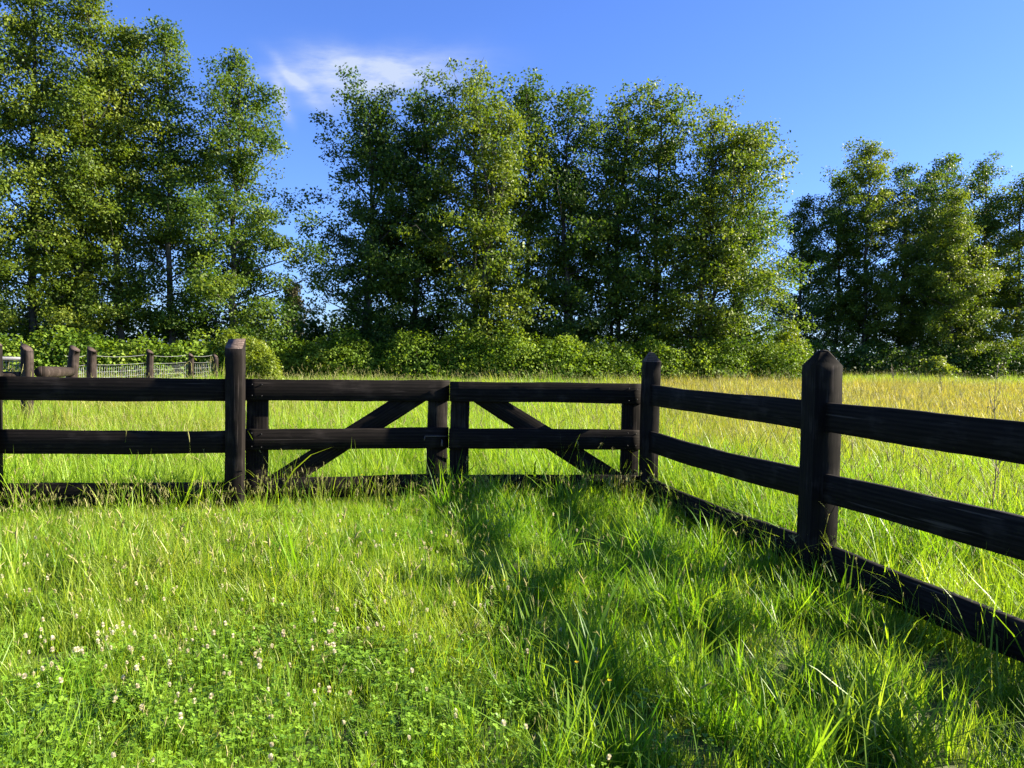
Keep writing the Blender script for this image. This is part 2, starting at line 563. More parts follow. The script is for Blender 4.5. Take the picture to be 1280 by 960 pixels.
def post_mesh(name, w, shoulder, apex, style, seed, tip=0.22, depth=0.35, cut='endgrain'):
    """square post, base below ground; style 'pyramid' or 'slant'"""
    r = np.random.RandomState(seed)
    h = w / 2
    c = 0.004
    ring = np.array([(-h + c, -h), (h - c, -h), (h, -h + c), (h, h - c), (h - c, h), (-h + c, h), (-h, h - c), (-h, -h + c)])
    zs = np.linspace(-depth, shoulder, 22)
    V, Q, mi = [], [], []
    ph = r.uniform(0, 6.28, 4)
    for z in zs:
        ox, oy = 0.003 * math.sin(z * 3 + ph[0]), 0.003 * math.sin(z * 2.5 + ph[1])
        for x, y in ring:
            V.append((x + ox + r.normal(0, 0.0009), y + oy + r.normal(0, 0.0009), z))
    n = len(zs)
    for i in range(n - 1):
        for j in range(8):
            Q.append((i * 8 + j, i * 8 + (j + 1) % 8, i * 8 + 8 + (j + 1) % 8, i * 8 + 8 + j)); mi.append(0)
    base = (n - 1) * 8
    if style == 'slant':
        # the top ring rises towards the back (+y): cut face looks to the front
        for j, (x, y) in enumerate(ring):
            f = (y + h) / w
            vx, vy, vz = V[base + j]
            V[base + j] = (vx, vy, shoulder + (apex - shoulder) * f + r.normal(0, 0.003))
        for q in ((0, 1, 2, 7), (7, 2, 3, 6), (6, 3, 4, 5)):
            Q.append(tuple(base + k for k in q)); mi.append(1)
    else:
        top0 = len(V)
        for (x, y) in ring:
            V.append((x * tip + r.normal(0, 0.003), y * tip + r.normal(0, 0.003), apex + r.normal(0, 0.003)))
        for j in range(8):
            Q.append((base + j, base + (j + 1) % 8, top0 + (j + 1) % 8, top0 + j)); mi.append(1)
        for q in ((0, 1, 2, 7), (7, 2, 3, 6), (6, 3, 4, 5)):
            Q.append(tuple(top0 + k for k in q)); mi.append(1)
    return quads_mesh(name, np.array(V), np.array(Q), [M['post'], M[cut]], None, False, mi)


def adopt(o, parent):
    """child keeps its world placement"""
    pm = Matrix.Translation(parent.location) @ Euler(parent.rotation_euler).to_matrix().to_4x4()
    o.parent = parent
    o.matrix_basis = pm.inverted() @ o.matrix_basis


def place_post(name, parent, x, y, rz, mesh, label=None):
    o = link(name, mesh)
    o.matrix_basis = Matrix.Translation((x, y, gz(x, y))) @ Matrix.Rotation(rz, 4, 'Z')
    adopt(o, parent)
    if label: o['label'] = label
    return o

# world placement relies on matrix_basis only
def place_board(name, parent, a, b, ztop_a, ztop_b, h, t, seed, sag=0.0, bow=0.0, label=None, mat=None):
    dx, dy = b[0] - a[0], b[1] - a[1]
    dz = ztop_b - ztop_a
    Lh = math.hypot(dx, dy)
    Ln = math.sqrt(Lh * Lh + dz * dz)
    o = link(name, board_mesh(name, Ln, h, t, mat or M['board'], seed, sag, bow=bow))
    o.matrix_basis = (Matrix.Translation((a[0], a[1], ztop_a)) @ Matrix.Rotation(math.atan2(dy, dx), 4, 'Z')
                      @ Matrix.Rotation(-math.atan2(dz, Lh), 4, 'Y'))
    adopt(o, parent)
    if label: o['label'] = label
    return o


TOPS = (1.24, 0.78, 0.32)
H, T = 0.20, 0.045
# --- left fence run
lf = empty('timber_fence', (-4.4, 6.46, 0), R(10.4))
tag(lf, 'dark three rail fence run left of the gate, ending in a slant topped post', 'fence')
LA = R(10.4)
place_post('post', lf, -2.478, 6.875, R(8), post_mesh('post', 0.148, 1.485, 1.575, 'slant', 4), 'square post cut on a slant with a pale worn top')
place_post('post', lf, -4.425, 6.475, LA, post_mesh('post', 0.165, 1.50, 1.60, 'pyramid', 5))
place_post('post', lf, -6.55, 6.08, LA, post_mesh('post', 0.165, 1.47, 1.57, 'pyramid', 6))
for k, z in enumerate(TOPS):
    place_board('rail', lf, (-4.36, 6.505), (-2.54, 6.84), z, z, H, T, 10 + k, sag=0.004)
    place_board('rail', lf, (-6.48, 6.12), (-4.49, 6.485), z, z, H, T, 20 + k, sag=0.004)

# --- right fence run (the corner post belongs to it)
rf = empty('timber_fence', (2.03, 5.2, 0), 0)
tag(rf, 'dark stained three rail fence run receding along the right with pointed posts', 'fence')
fd = np.array([0.249, -0.969])
RA = math.atan2(fd[1], fd[0])
P0 = np.array([1.378, 7.62]); P1 = np.array([2.045, 5.07]); P2 = np.array([2.71, 2.60]); P3 = np.array([3.37, 0.14]); P4 = np.array([4.03, -2.32])
for (pp, w, sh, ap, sd_) in ((P0, 0.155, 1.462, 1.555, 31), (P1, 0.188, 1.492, 1.592, 32), (P2, 0.18, 1.49, 1.59, 33), (P3, 0.18, 1.49, 1.59, 34), (P4, 0.18, 1.49, 1.59, 35)):
    place_post('post', rf, pp[0], pp[1], RA + math.pi / 2 - R(9), post_mesh('post', w, sh, ap, 'pyramid', sd_, tip=0.26, cut='endgrain' if sd_ == 31 else 'post'))
for i, (A, B) in enumerate(((P0, P1), (P1, P2), (P2, P3), (P3, P4))):
    d = (B - A) / np.linalg.norm(B - A)
    nrm = np.array([d[1], -d[0]])     # towards the far field side
    off = -0.012 * np.array([-d[1], d[0]])
    a_, b_ = A + d * 0.06 + off, B - d * 0.07 + off
    for k, z in enumerate(TOPS):
        sag = [[0.004, 0.02, 0.014], [0.002, -0.004, 0.012], [0.01, 0.01, 0.01], [0, 0.01, 0]][i][k]
        place_board('rail', rf, a_, b_, z + [0, 0, 0.0][k], z, 0.195, T, 40 + i * 5 + k, sag=sag, bow=[0.0, 0.012, -0.01][k])

# --- double gate
def gate_leaf(loc, ang, length, label, hinge_left, seed):
    g = empty('gate_leaf', (loc[0], loc[1], 0), ang)
    tag(g, label, 'gate', 'two leaves of the timber gate')
    def bd(name, a, b, h, t, y, s, label=None):
        """a, b: (x, z) of the top edge in the leaf's own plane"""
        dx, dz = b[0] - a[0], b[1] - a[1]
        o = link(name, board_mesh(name, math.hypot(dx, dz), h, t, M['board'], s), g, (a[0], y, a[1]), (0, -math.atan2(dz, dx), 0))
        return o
    L_ = length
    for k, z in enumerate(TOPS):
        bd('rail', (0, z), (L_, z + (0.0 if k else 0.004)), H if k < 2 else 0.195, 0.042, 0, seed + k)
    yb = 0.044
    sw = 0.19
    # stiles: boards standing on end behind the rails
    for xs in (0.012, L_ - sw - 0.008):
        o = link('stile', board_mesh('stile', 1.08, sw, 0.042, M['board'], seed + 7 + int(xs * 10)), g, (xs, yb, 0.135), (0, R(-90), 0))
    # brace, behind the rails
    a, b = ((0.17, 0.20), (1.68, 1.15)) if hinge_left else ((0.23, 1.15), (1.78, 0.20))
    dx, dz = b[0] - a[0], b[1] - a[1]
    an = math.atan2(dz, dx)
    link('brace', board_mesh('brace', math.hypot(dx, dz), 0.19, 0.04, M['board'], seed + 20), g,
         (a[0] - math.sin(an) * 0.095, yb + 0.001, a[1] + math.cos(an) * 0.095), (0, -an, 0))
    # bolts through the hinge stile
    xh = 0.06 if hinge_left else L_ - 0.06
    mb = MB()
    mb.tube([(0, 0, 0), (0, -0.006, 0), (0, -0.008, 0)], [0.006, 0.006, 0.003], 8)
    me = mb.mesh('bolt_head', M['iron'])
    for z in (1.20, 1.08, 0.74, 0.62):
        for dx in (0, 0.085 if hinge_left else -0.085):
            link('bolt_head', me, g, (xh + dx, -0.021, z + random.Random(z * 99 + dx).uniform(-0.012, 0.012)))
    # hinges: strap and gudgeon pin reaching to the post
    for z in (1.17, 0.30):
        hb = MB()
        x0 = -0.07 if hinge_left else L_ + 0.06
        x1 = 0.02 if hinge_left else L_ - 0.02
        hb.tube([(x0, 0.03, z), (x1, 0.03, z)], 0.011, 8)
        hb.tube([(x0 + (0.035 if hinge_left else -0.035), 0.03, z - 0.035), (x0 + (0.035 if hinge_left else -0.035), 0.03, z + 0.035)], 0.014, 8)
        hb.build('hinge', M['iron'], g)
    return g
glA = np.array([-2.44, 7.02]); glB = np.array([-0.618, 7.555])
g1 = gate_leaf(glA, math.atan2(glB[1] - glA[1], glB[0] - glA[0]), float(np.linalg.norm(glB - glA)),
               'brown gate leaf catching the sun, its brace rising towards the middle of the gate', True, 100)
grA = np.array([-0.606, 7.49]); grB = np.array([1.315, 7.735])
g2 = gate_leaf(grA, math.atan2(grB[1] - grA[1], grB[0] - grA[0]), float(np.linalg.norm(grB - grA)),
               'near black gate leaf in shade between the other leaf and the pointed corner post', False, 140)
# latch on the meeting stiles
lt = MB()
lt.tube([(1.66, -0.03, 0.70), (1.93, -0.032, 0.698)], 0.006, 6)
lt.tube([(1.66, -0.03, 0.70), (1.655, -0.034, 0.66)], 0.005, 6)
lt.build('latch_rod', M['rust'], g1)
lt = MB()
lt.tube([(1.83, -0.024, 0.66), (1.83, -0.038, 0.655), (1.83, -0.04, 0.60)], [0.008, 0.009, 0.012], 6)
lt.build('latch_hook', M['rust'], g1)


# ------------------------------------------------------------------ wire fence at the far left
def round_post(name, parent, x, y, h, rad, seed, lean=(0, 0), label=None):
    r = np.random.RandomState(seed)
    sides = 12
    zs = np.concatenate([[-0.3], np.linspace(0, h, 12)])
    th = np.linspace(0, 2 * math.pi, sides, endpoint=False)
    V, Q, mi = [], [], []
    for i, z in enumerate(zs):
        rr = rad * (1 + 0.04 * math.sin(z * 4 + seed)) * (1.05 - 0.08 * max(z, 0) / h)
        for j, t in enumerate(th):
            zz = z
            if i == len(zs) - 1:
                zz = z - 0.16 * (math.cos(t) * 0.5 + 0.5) - 0.03 * (0.5 - 0.5 * math.sin(t))
            q = rr * (1 + 0.03 * math.sin(3 * t + seed)) + r.normal(0, 0.001)
            V.append((q * math.cos(t) + lean[0] * z, q * math.sin(t) + lean[1] * z, zz))
    n = len(zs)
    for i in range(n - 1):
        for j in range(sides):
            Q.append((i*sides+j, i*sides+(j+1) % sides, (i+1)*sides+(j+1) % sides, (i+1)*sides+j)); mi.append(0)
    base = (n - 1) * sides
    for k in range(1, sides // 2):
        Q.append((base + k - 1, base + k, base + sides - 1 - k, base + (sides - k) % sides)); mi.append(1)
    o = link(name, quads_mesh(name, np.array(V), np.array(Q), [M['round'], M['endgrain']], None, False, mi))
    o.matrix_basis = Matrix.Translation((x, y, gz(x, y)))
    adopt(o, parent)
    if label: o['label'] = label
    return o

wf = empty('wire_fence', (-10.6, 18.2, 0))
tag(wf, 'wire mesh field fence on round slant topped posts in front of the far left trees', 'fence')
WP = [(-8.40, 13.3, 1.57, 0.098), (-10.35, 17.9, 1.57, 0.118), (-10.75, 19.6, 1.56, 0.115), (-11.10, 23.5, 1.50, 0.105), (-11.09, 26.5, 1.39, 0.095), (-11.0, 28.5, 1.37, 0.09)]
for i, (x, y, h, rd) in enumerate(WP):
    round_post('post', wf, x, y, h, rd, 60 + i, lean=(0.10, 0) if i == 1 else (0.01 * math.sin(i * 7), 0))
for z, s in ((1.30, 0.006), (1.05, 0.005)):
    mb = MB()
    pts = []
    for (x0, y0, _, _), (x1, y1, _, _) in zip(WP[1:-1], WP[2:]):
        for u in np.linspace(0, 1, 8)[:-1]:
            pts.append((x0 + (x1 - x0) * u - 0.12, y0 + (y1 - y0) * u, z - 0.10 * 4 * u * (1 - u) * (0.6 if z > 1.2 else 0.3)))
    pts.append((WP[-1][0] - 0.12, WP[-1][1], z))
    mb.tube(pts, s, 4, cap=False)
    o = mb.build('strand_wire', M['galv']); adopt(o, wf)
mb = MB()
for (x0, y0, _, _), (x1, y1, _, _) in zip(WP[1:-1], WP[2:]):
    Ls = math.hypot(x1 - x0, y1 - y0)
    for u in np.arange(0, 1, 0.15 / Ls):
        px_, py_ = x0 + (x1 - x0) * u - 0.12, y0 + (y1 - y0) * u
        mb.tube([(px_, py_, 0.05), (px_, py_, 1.0 - 0.03 * math.sin(u * 3.14))], 0.0035, 4, cap=False)
    for z in np.arange(0.1, 1.0, 0.15):
        mb.tube([(x0 - 0.12, y0, z), ((x0 + x1) / 2 - 0.12, (y0 + y1) / 2, z - 0.02), (x1 - 0.12, y1, z)], 0.0035, 4, cap=False)
o = mb.build('wire_mesh', M['galv']); o['kind'] = 'stuff'; adopt(o, wf)
# horizontal brace log between the two corner posts and the stub at its left
mb = MB()
mb.tube([(-8.32, 13.55, 1.04), (-9.2, 15.6, 0.98), (-10.2, 17.75, 0.92)], [0.105, 0.108, 0.10], 12)
o = mb.build('brace_log', M['round']); adopt(o, wf)
mb = MB()
mb.tube([(-9.6, 13.25, 0.96), (-8.5, 13.27, 0.98)], [0.07, 0.07], 10)
o = mb.build('brace_log', M['round']); adopt(o, wf)
# silvery mesh panel behind the first post
pn = empty('mesh_panel', (-12.55, 18.6, 0), R(8))
tag(pn, 'silvery woven mesh hurdle with a grey top bar behind the first round post', 'mesh panel')
mb = MB()
mb.tube([(-2.0, 0, 1.18), (0.62, 0, 1.18)], 0.045, 8); mb.build('top_bar', M['dull'], pn)
mb = MB()
for xx in np.arange(-2.0, 0.62, 0.075):
    mb.tube([(xx, 0, 0.25), (xx + 0.02, 0, 1.16)], 0.0075, 4, cap=False)
for zz in np.arange(0.3, 1.15, 0.09):
    mb.tube([(-2.0, -0.013, zz), (0.62, -0.013, zz)], 0.006, 4, cap=False)
o = mb.build('woven_mesh', M['dull'], pn); o['kind'] = 'stuff'
for xx in (-2.0, 0.64):
    mb = MB(); mb.tube([(xx, 0.0, -0.1), (xx, 0.0, 1.22)], 0.03, 8); mb.build('end_bar', M['dull'], pn)


# ------------------------------------------------------------------ trees and shrubs
def leaves_mesh(name, C, Nrm, size, mat, seed, tint=None, aspect=0.62):
    """one folded rhombic leaf per centre C with normal Nrm"""
    r = np.random.RandomState(seed)
    n = len(C)
    Nrm = Nrm / (np.linalg.norm(Nrm, axis=1)[:, None] + 1e-9)
    rv = r.normal(size=(n, 3))
    A = np.cross(Nrm, rv)
    A /= np.linalg.norm(A, axis=1)[:, None] + 1e-9
    B = np.cross(Nrm, A)
    s = (size * r.uniform(0.6, 1.35, n))[:, None]
    V = np.empty((n, 4, 3))
    V[:, 0] = C - A * s * 0.5
    V[:, 1] = C + B * s * aspect * 0.5 + Nrm * s * 0.10
    V[:, 2] = C + A * s * 0.5
    V[:, 3] = C - B * s * aspect * 0.5 + Nrm * s * 0.10
    Q = np.arange(n * 4).reshape(n, 4)
    if tint is None:
        tint = r.uniform(0, 1, n)
    return quads_mesh(name, V.reshape(-1, 3), Q, mat, {'tint': ('FACE', tint)})


def make_tree(name, x, y, h, rad, n_leaf, label, cat='tree', group=None, seed=1, lean=(0, 0), mat='leaf', leaf=0.17, low=0.10,
              stems=1, r0=0.16, shape='alder', up=0.55, spread=0.0, clump=0.30):
    r = np.random.RandomState(seed)
    z0 = gz(x, y) - 0.05
    root = empty(name, (x, y, z0))
    tag(root, label, cat, group)
    centres, outs, wts = [], [], []
    br = MB()
    for s in range(stems):
        hh = h * (1 if s == 0 else r.uniform(0.75, 0.97))
        ang = r.uniform(0, 6.28)
        base = np.array([0.0, 0.0, 0.0]) if s == 0 else np.array([math.cos(ang) * 0.35, math.sin(ang) * 0.35, 0])
        tilt = np.array([lean[0], lean[1]]) + (np.array([math.cos(ang), math.sin(ang)]) * (spread if s else spread * 0.3))
        n = 14
        t = np.linspace(0, 1, n)
        wob = np.cumsum(r.normal(0, 0.09, (n, 2)), axis=0) * (h / 16)
        wob[0] = 0
        P = np.stack([base[0] + tilt[0] * h * t ** 1.2 + wob[:, 0], base[1] + tilt[1] * h * t ** 1.2 + wob[:, 1], hh * t], -1)
        tb = MB()
        rr = r0 * (0.8 if s else 1) * (1 - t) ** 0.8 + 0.018
        rr[0] *= 1.35
        tb.tube(P, rr, 8)
        tb.build('trunk' if stems == 1 else 'stem', M['bark'], root)
        nb = int(hh * 3.6 / max(1, stems ** 0.35))
        for k in range(nb):
            u = low + (0.985 - low) * ((k + r.uniform(0, 1)) / nb)
            pt = np.array([np.interp(u, t, P[:, i]) for i in range(3)])
            az = k * 2.399 + r.uniform(-0.6, 0.6)
            if shape == 'alder':
                q = (u - low) / (1 - low)
                prof = min(1.0, (q + 0.10) / 0.30) ** 0.7 * (1 - q) ** 0.52 * 1.18 + 0.10
            elif shape == 'spire':
                q = (u - low) / (1 - low)
                prof = min(1.0, (q + 0.10) / 0.30) ** 0.7 * (1 - q) ** 0.92 * 1.30 + 0.07
            elif shape == 'cone_full':
                q = (u - low) / (1 - low)
                prof = min(1.0, (q + 0.10) / 0.25) ** 0.7 * (1 - q) ** 0.75 * 1.15 + 0.10
            elif shape == 'round':
                q = (u - low) / (1 - low)
                prof = (max(0.0, 1 - (2 * q - 0.9) ** 2)) ** 0.5 * 0.95 + 0.12
            else:                      # cone
                q = (u - low) / (1 - low)
                prof = (1 - q) * 1.0 + 0.05
            ln = rad * prof * r.uniform(0.55, 1.15)
            el = R(r.uniform(8, 30) + 38 * u * up / 0.55)
            if shape == 'cone': el = R(r.uniform(-18, 8))
            m_ = 6
            tt = np.linspace(0, 1, m_)
            d = np.array([math.cos(az), math.sin(az)])
            bx = pt[0] + d[0] * ln * tt + r.normal(0, 0.06, m_) * tt
            by = pt[1] + d[1] * ln * tt + r.normal(0, 0.06, m_) * tt
            bz = pt[2] + ln * math.tan(el) * tt * (0.8 + 0.3 * tt) - 0.10 * ln * tt ** 2
            BP = np.stack([bx, by, bz], -1)
            br.tube(BP, 0.028 * (1 - tt) * (0.5 + ln / 3) + 0.007, 4, cap=False)
            nc = max(2, int(ln / 0.28))
            for c in range(nc):
                v = 0.25 + 0.78 * (c + r.uniform(0, 1)) / nc
                q = np.array([np.interp(min(v, 1), tt, BP[:, i]) for i in range(3)])
                side = r.normal(0, 1, 3) * np.array([0.34, 0.34, 0.22]) * (0.5 + 0.3 * ln)
                side = side * (1.0 - 0.55 * max(0.0, u - 0.55) / 0.45)
                cc = q + side
                if cc[2] < 0.3: continue
                # big scale holes
                hole = vnoise(np.array([cc[0] * 1.1 + seed]), np.array([cc[2] * 1.1 + cc[1] * 0.5]), 11)[0]
                if hole < -0.62 and u < 0.7: continue
                centres.append(cc)
                outs.append(np.array([d[0], d[1], 0.35]))
                wts.append(r.uniform(0.4, 1.4))
                if r.uniform() < 0.25:
                    br.tube([q, (q + cc) / 2 + r.normal(0, 0.03, 3), cc], [0.008, 0.006, 0.004], 4, cap=False)
        # leading shoots
        for k in range(3):
            tip = P[-1] + r.normal(0, 0.18, 3) * np.array([1, 1, 0.3])
            centres.append(tip); outs.append(np.array([0, 0, 1.0])); wts.append(0.6)
            centres.append(P[-1] + np.array([r.normal(0, 0.12), r.normal(0, 0.12), r.uniform(0.15, 0.45)])); outs.append(np.array([0, 0, 1.0])); wts.append(0.25)
    o = br.build('branches', M['bark'], root); o['kind'] = 'stuff'
    C0 = np.array(centres); O0 = np.array(outs); w = np.array(wts)
    # individual tints per clump so that sprays read as light and dark tufts of leaves
    ct = r.uniform(0, 1, len(C0))
    n_leaf = int(n_leaf * 1.45)
    idx = r.choice(len(C0), n_leaf, p=w / w.sum())
    n_leaf = int(n_leaf)
    g = np.clip(r.normal(0, 1, (n_leaf, 3)), -1.75, 1.75) * np.array([clump, clump, clump * 0.62])
    C = C0[idx] + g
    Nn = 0.45 * O0[idx] + np.array([0, 0, 0.45]) + r.normal(0, 0.75, (n_leaf, 3))
    tint = np.clip(0.62 * ct[idx] + 0.38 * r.uniform(0, 1, n_leaf), 0, 1)
    keep = C[:, 2] > 0.15
    o = link('crown', leaves_mesh('crown', C[keep], Nn[keep], leaf * 0.90, M[mat], seed + 5, tint[keep]), root)
    o['kind'] = 'stuff'
    return root


def make_shrub(name, blobs, n_leaf, label, cat='bush', group=None, seed=1, mat='bramble', leaf=0.12, canes=40, lump=0.6, cane_len=1.0):
    """blobs: (x, y, rx, ry, h) mounds on the ground"""
    r = np.random.RandomState(seed)
    bl = np.array(blobs, float)
    cx, cy = bl[:, 0].mean(), bl[:, 1].mean()
    z0 = gz(cx, cy)
    root = empty(name, (cx, cy, z0))
    tag(root, label, cat, group)
    area = bl[:, 2] * bl[:, 4] + bl[:, 3] * bl[:, 4] + bl[:, 2] * bl[:, 3]
    idx = r.choice(len(bl), n_leaf, p=area / area.sum())
    B = bl[idx]
    d = r.normal(0, 1, (n_leaf, 3))
    d[:, 2] = np.abs(d[:, 2])
    d /= np.linalg.norm(d, axis=1)[:, None]
    X = B[:, 0] + d[:, 0] * B[:, 2]; Y = B[:, 1] + d[:, 1] * B[:, 3]; Z = d[:, 2] * B[:, 4]
    nv = vnoise(X * 1.7, Z * 2.1 + Y * 1.7, seed + 2) * 0.6 + vnoise(X * 4.1, Z * 4.3 + Y * 4.0, seed + 3) * 0.4
    sc = 1.0 + lump * 0.5 * nv - np.abs(r.normal(0, 0.13, n_leaf))
    C = np.stack([B[:, 0] + d[:, 0] * B[:, 2] * sc, B[:, 1] + d[:, 1] * B[:, 3] * sc, d[:, 2] * B[:, 4] * sc], -1)
    C += r.normal(0, 0.05, C.shape)
    C -= np.array([cx, cy, 0])
    C[:, 2] += ground_z(C[:, 0] + cx, C[:, 1] + cy) - z0
    Nn = 0.6 * d + np.array([0, 0, 0.4]) + r.normal(0, 0.6, d.shape)
    # leafy canes shooting out of the mass
    cb = MB()
    EC, EN = [], []
    for k in range(canes):
        b = bl[r.choice(len(bl), p=area / area.sum())]
        dd = r.normal(0, 1, 3); dd[2] = abs(dd[2]) + 0.4; dd /= np.linalg.norm(dd)
        p0 = np.array([b[0] - cx + dd[0] * b[2] * 0.7, b[1] - cy + dd[1] * b[3] * 0.7, dd[2] * b[4] * 0.7])
        Lc = cane_len * r.uniform(0.5, 1.2)
        t = np.linspace(0, 1, 6)[:, None]
        out = np.array([dd[0], dd[1], dd[2] * 0.9 + 0.35])
        P = p0 + out * Lc * t + np.array([0, 0, -0.55]) * Lc * t ** 2
        cb.tube(P, [0.009, 0.008, 0.007, 0.006, 0.005, 0.003], 4, cap=False)
        for q in range(16):
            u = r.uniform(0.35, 1.05)
            EC.append(p0 + out * Lc * u + np.array([0, 0, -0.55]) * Lc * u * u + r.normal(0, 0.07, 3)); EN.append(r.normal(0, 0.7, 3) + np.array([0, 0, 0.7]))
    if EC:
        C = np.vstack([C, EC]); Nn = np.vstack([Nn, EN])
        o = cb.build('canes', M['cane'], root); o['kind'] = 'stuff'
    t1 = np.clip(0.42 + 0.5 * vnoise(C[:, 0] * 1.3, C[:, 2] * 1.6 + C[:, 1], seed + 9) + 0.2 * vnoise(C[:, 0] * 4, C[:, 2] * 4, seed), 0, 1)
    tint = np.clip(0.62 * t1 + 0.42 * r.uniform(0, 1, len(C)) - 0.04, 0, 1)
    keep = C[:, 2] > -0.1
    o = link('foliage', leaves_mesh('foliage', C[keep], Nn[keep], leaf, M[mat], seed + 4, tint[keep], aspect=0.75), root)
    o['kind'] = 'stuff'
    return root


def x_from_px(px, Y):
    """x taken from image pixel column px, seen from the camera, at depth Y"""
    return (px - 640) / 960.0 * Y * 1.0

TG = 'trees in the line behind the field'
def tree_from_px(px, Y, top_px, rad, label, **k):  # tree place and height taken from image pixel positions
    hz = 444.8 + (px - 640) * 0.0209
    x = x_from_px(px, Y)
    h = 1.5 + (hz - top_px) / 960.0 * Y - gz(x, Y)
    h *= 0.955 if k.get('shape') in ('spire', 'cone_full') else 0.915
    return make_tree(k.pop('name', 'alder_tree'), x, Y, h, rad, label=label, group=TG, **k)

# left group
tree_from_px(-75, 31, -90, 3.1, 'tall leafy tree at the left edge of the photo, only its right side in view', n_leaf=24000, seed=201, mat='leaf_yellow', leaf=0.15)
tree_from_px(36, 32, -60, 2.8, 'very tall full tree leftmost in view, its top cut off by the photo', n_leaf=34000, seed=202, mat='leaf_yellow', leaf=0.145, r0=0.17)
tree_from_px(98, 33, -20, 2.5, 'tall tree with a bare dark trunk showing halfway up, second in view from the left', n_leaf=30000, seed=203, mat='leaf_yellow', leaf=0.145, shape='cone_full')
tree_from_px(150, 34, 24, 2.5, 'tall yellow green tree between the bare trunk tree and the thin open topped tree', n_leaf=29000, seed=204, mat='leaf_yellow', leaf=0.145, low=0.14, shape='cone_full')
tree_from_px(217, 34.5, 30, 2.1, 'thin tree with an open wispy top and a straight dark trunk', n_leaf=19000, seed=205, mat='leaf', leaf=0.15, r0=0.15, low=0.12, shape='cone_full')
tree_from_px(290, 35, 74, 3.4, 'broad pyramid shaped tree at the right end of the left group, beside the sky gap', n_leaf=33000, seed=246, mat='leaf', leaf=0.15, low=0.10, shape='cone_full')
# centre clump
tree_from_px(458, 40, 110, 3.4, 'dark rounded tree at the left end of the middle clump, below the cloud', n_leaf=26000, seed=241, mat='leaf_dark', leaf=0.18, low=0.05, stems=2, spread=0.03)
tree_from_px(520, 40.5, 104, 3.3, 'dark tall tree of the middle clump with its tip right under the cloud end', n_leaf=26000, seed=212, mat='leaf_dark', leaf=0.19, low=0.07, stems=2, spread=0.04)
tree_from_px(592, 39.5, 76, 3.2, 'tallest tree of the middle clump, olive green and sunlit at the top', n_leaf=30000, seed=213, mat='leaf_yellow', leaf=0.18, low=0.06, stems=3, spread=0.06)
tree_from_px(655, 43, 92, 2.9, 'slender spire topped tree right behind the tallest olive tree', n_leaf=17000, seed=214, mat='leaf', leaf=0.19, low=0.10)
tree_from_px(712, 42, 108, 3.2, 'dark leafy tree in the middle of the clump with several thin stems', n_leaf=22000, seed=215, mat='leaf_dark', leaf=0.19, low=0.10, stems=2, spread=0.03)
tree_from_px(772, 43, 102, 3.1, 'pale stemmed tree of the middle clump, behind the pointed corner post', n_leaf=22000, seed=216, mat='leaf', leaf=0.19, low=0.13, r0=0.13, stems=2, spread=0.03)
tree_from_px(822, 43, 98, 3.0, 'tall open tree with sky showing between its branches, right of the pale stemmed tree', n_leaf=18000, seed=217, mat='leaf', leaf=0.19, low=0.14)
tree_from_px(868, 42, 124, 3.1, 'yellow green rounded tree leaning right near the right end of the middle clump', n_leaf=23000, seed=218, mat='leaf_yellow', leaf=0.18, low=0.08, lean=(0.05, 0), stems=2, spread=0.05)
tree_from_px(912, 43, 140, 3.1, 'airy outermost tree of the middle clump, sloping down to the sky gap', n_leaf=20000, seed=219, mat='leaf', leaf=0.18, low=0.05, lean=(0.05, 0), stems=2, spread=0.06)
# right group, farther away
tree_from_px(992, 60, 246, 3.0, 'small distant tree standing in the gap between the middle clump and the right group', n_leaf=18200, seed=221, mat='leaf_dark', leaf=0.185, low=0.05, shape='cone_full')
tree_from_px(1040, 60, 216, 3.7, 'dark tree at the left end of the right group, its lower trunk bare', n_leaf=19500, seed=222, mat='leaf', leaf=0.193, low=0.15, shape='cone_full')
tree_from_px(1078, 58, 176, 3.6, 'highest tree of the right group, peaked and open towards its base', n_leaf=26000, seed=223, mat='leaf_yellow', leaf=0.185, low=0.12, shape='cone_full')
tree_from_px(1118, 60, 204, 3.6, 'dense tree right beside the highest tree of the right group', n_leaf=22100, seed=224, mat='leaf_dark', leaf=0.185, low=0.10, shape='cone_full')
tree_from_px(1150, 61, 212, 3.3, 'slim dark tree crowded between the dense tree and the thin topped tree', n_leaf=16900, seed=231, mat='leaf', leaf=0.185, low=0.10, shape='cone_full')
tree_from_px(1180, 62, 190, 3.2, 'thin topped tree in the middle of the right group', n_leaf=18200, seed=225, mat='leaf', leaf=0.193, low=0.10, shape='cone_full')
tree_from_px(1186, 54, 236, 3.2, 'bushy yellow green tree with layered low boughs in front of the right group', n_leaf=26000, seed=226, mat='leaf_yellow', leaf=0.168, low=0.05, up=0.12, shape='cone_full')
tree_from_px(1218, 59, 200, 3.2, 'leafy tree right of the thin topped tree, second from the right edge', n_leaf=20800, seed=227, mat='leaf', leaf=0.185, low=0.08, shape='cone_full')
tree_from_px(1264, 57, 204, 3.5, 'sunlit tree at the right edge of the photo', n_leaf=24700, seed=228, mat='leaf_yellow', leaf=0.176, low=0.05, up=0.2)
tree_from_px(1318, 57, 198, 3.2, 'tree just outside the right edge, a few boughs reaching into view', n_leaf=18200, seed=229, mat='leaf', leaf=0.185, low=0.08)
tree_from_px(366, 66, 352, 2.2, 'small brownish conifer far off in the sky gap at the left group', n_leaf=6000, seed=230, mat='needle', leaf=0.26, low=0.05, shape='cone', name='conifer_tree')

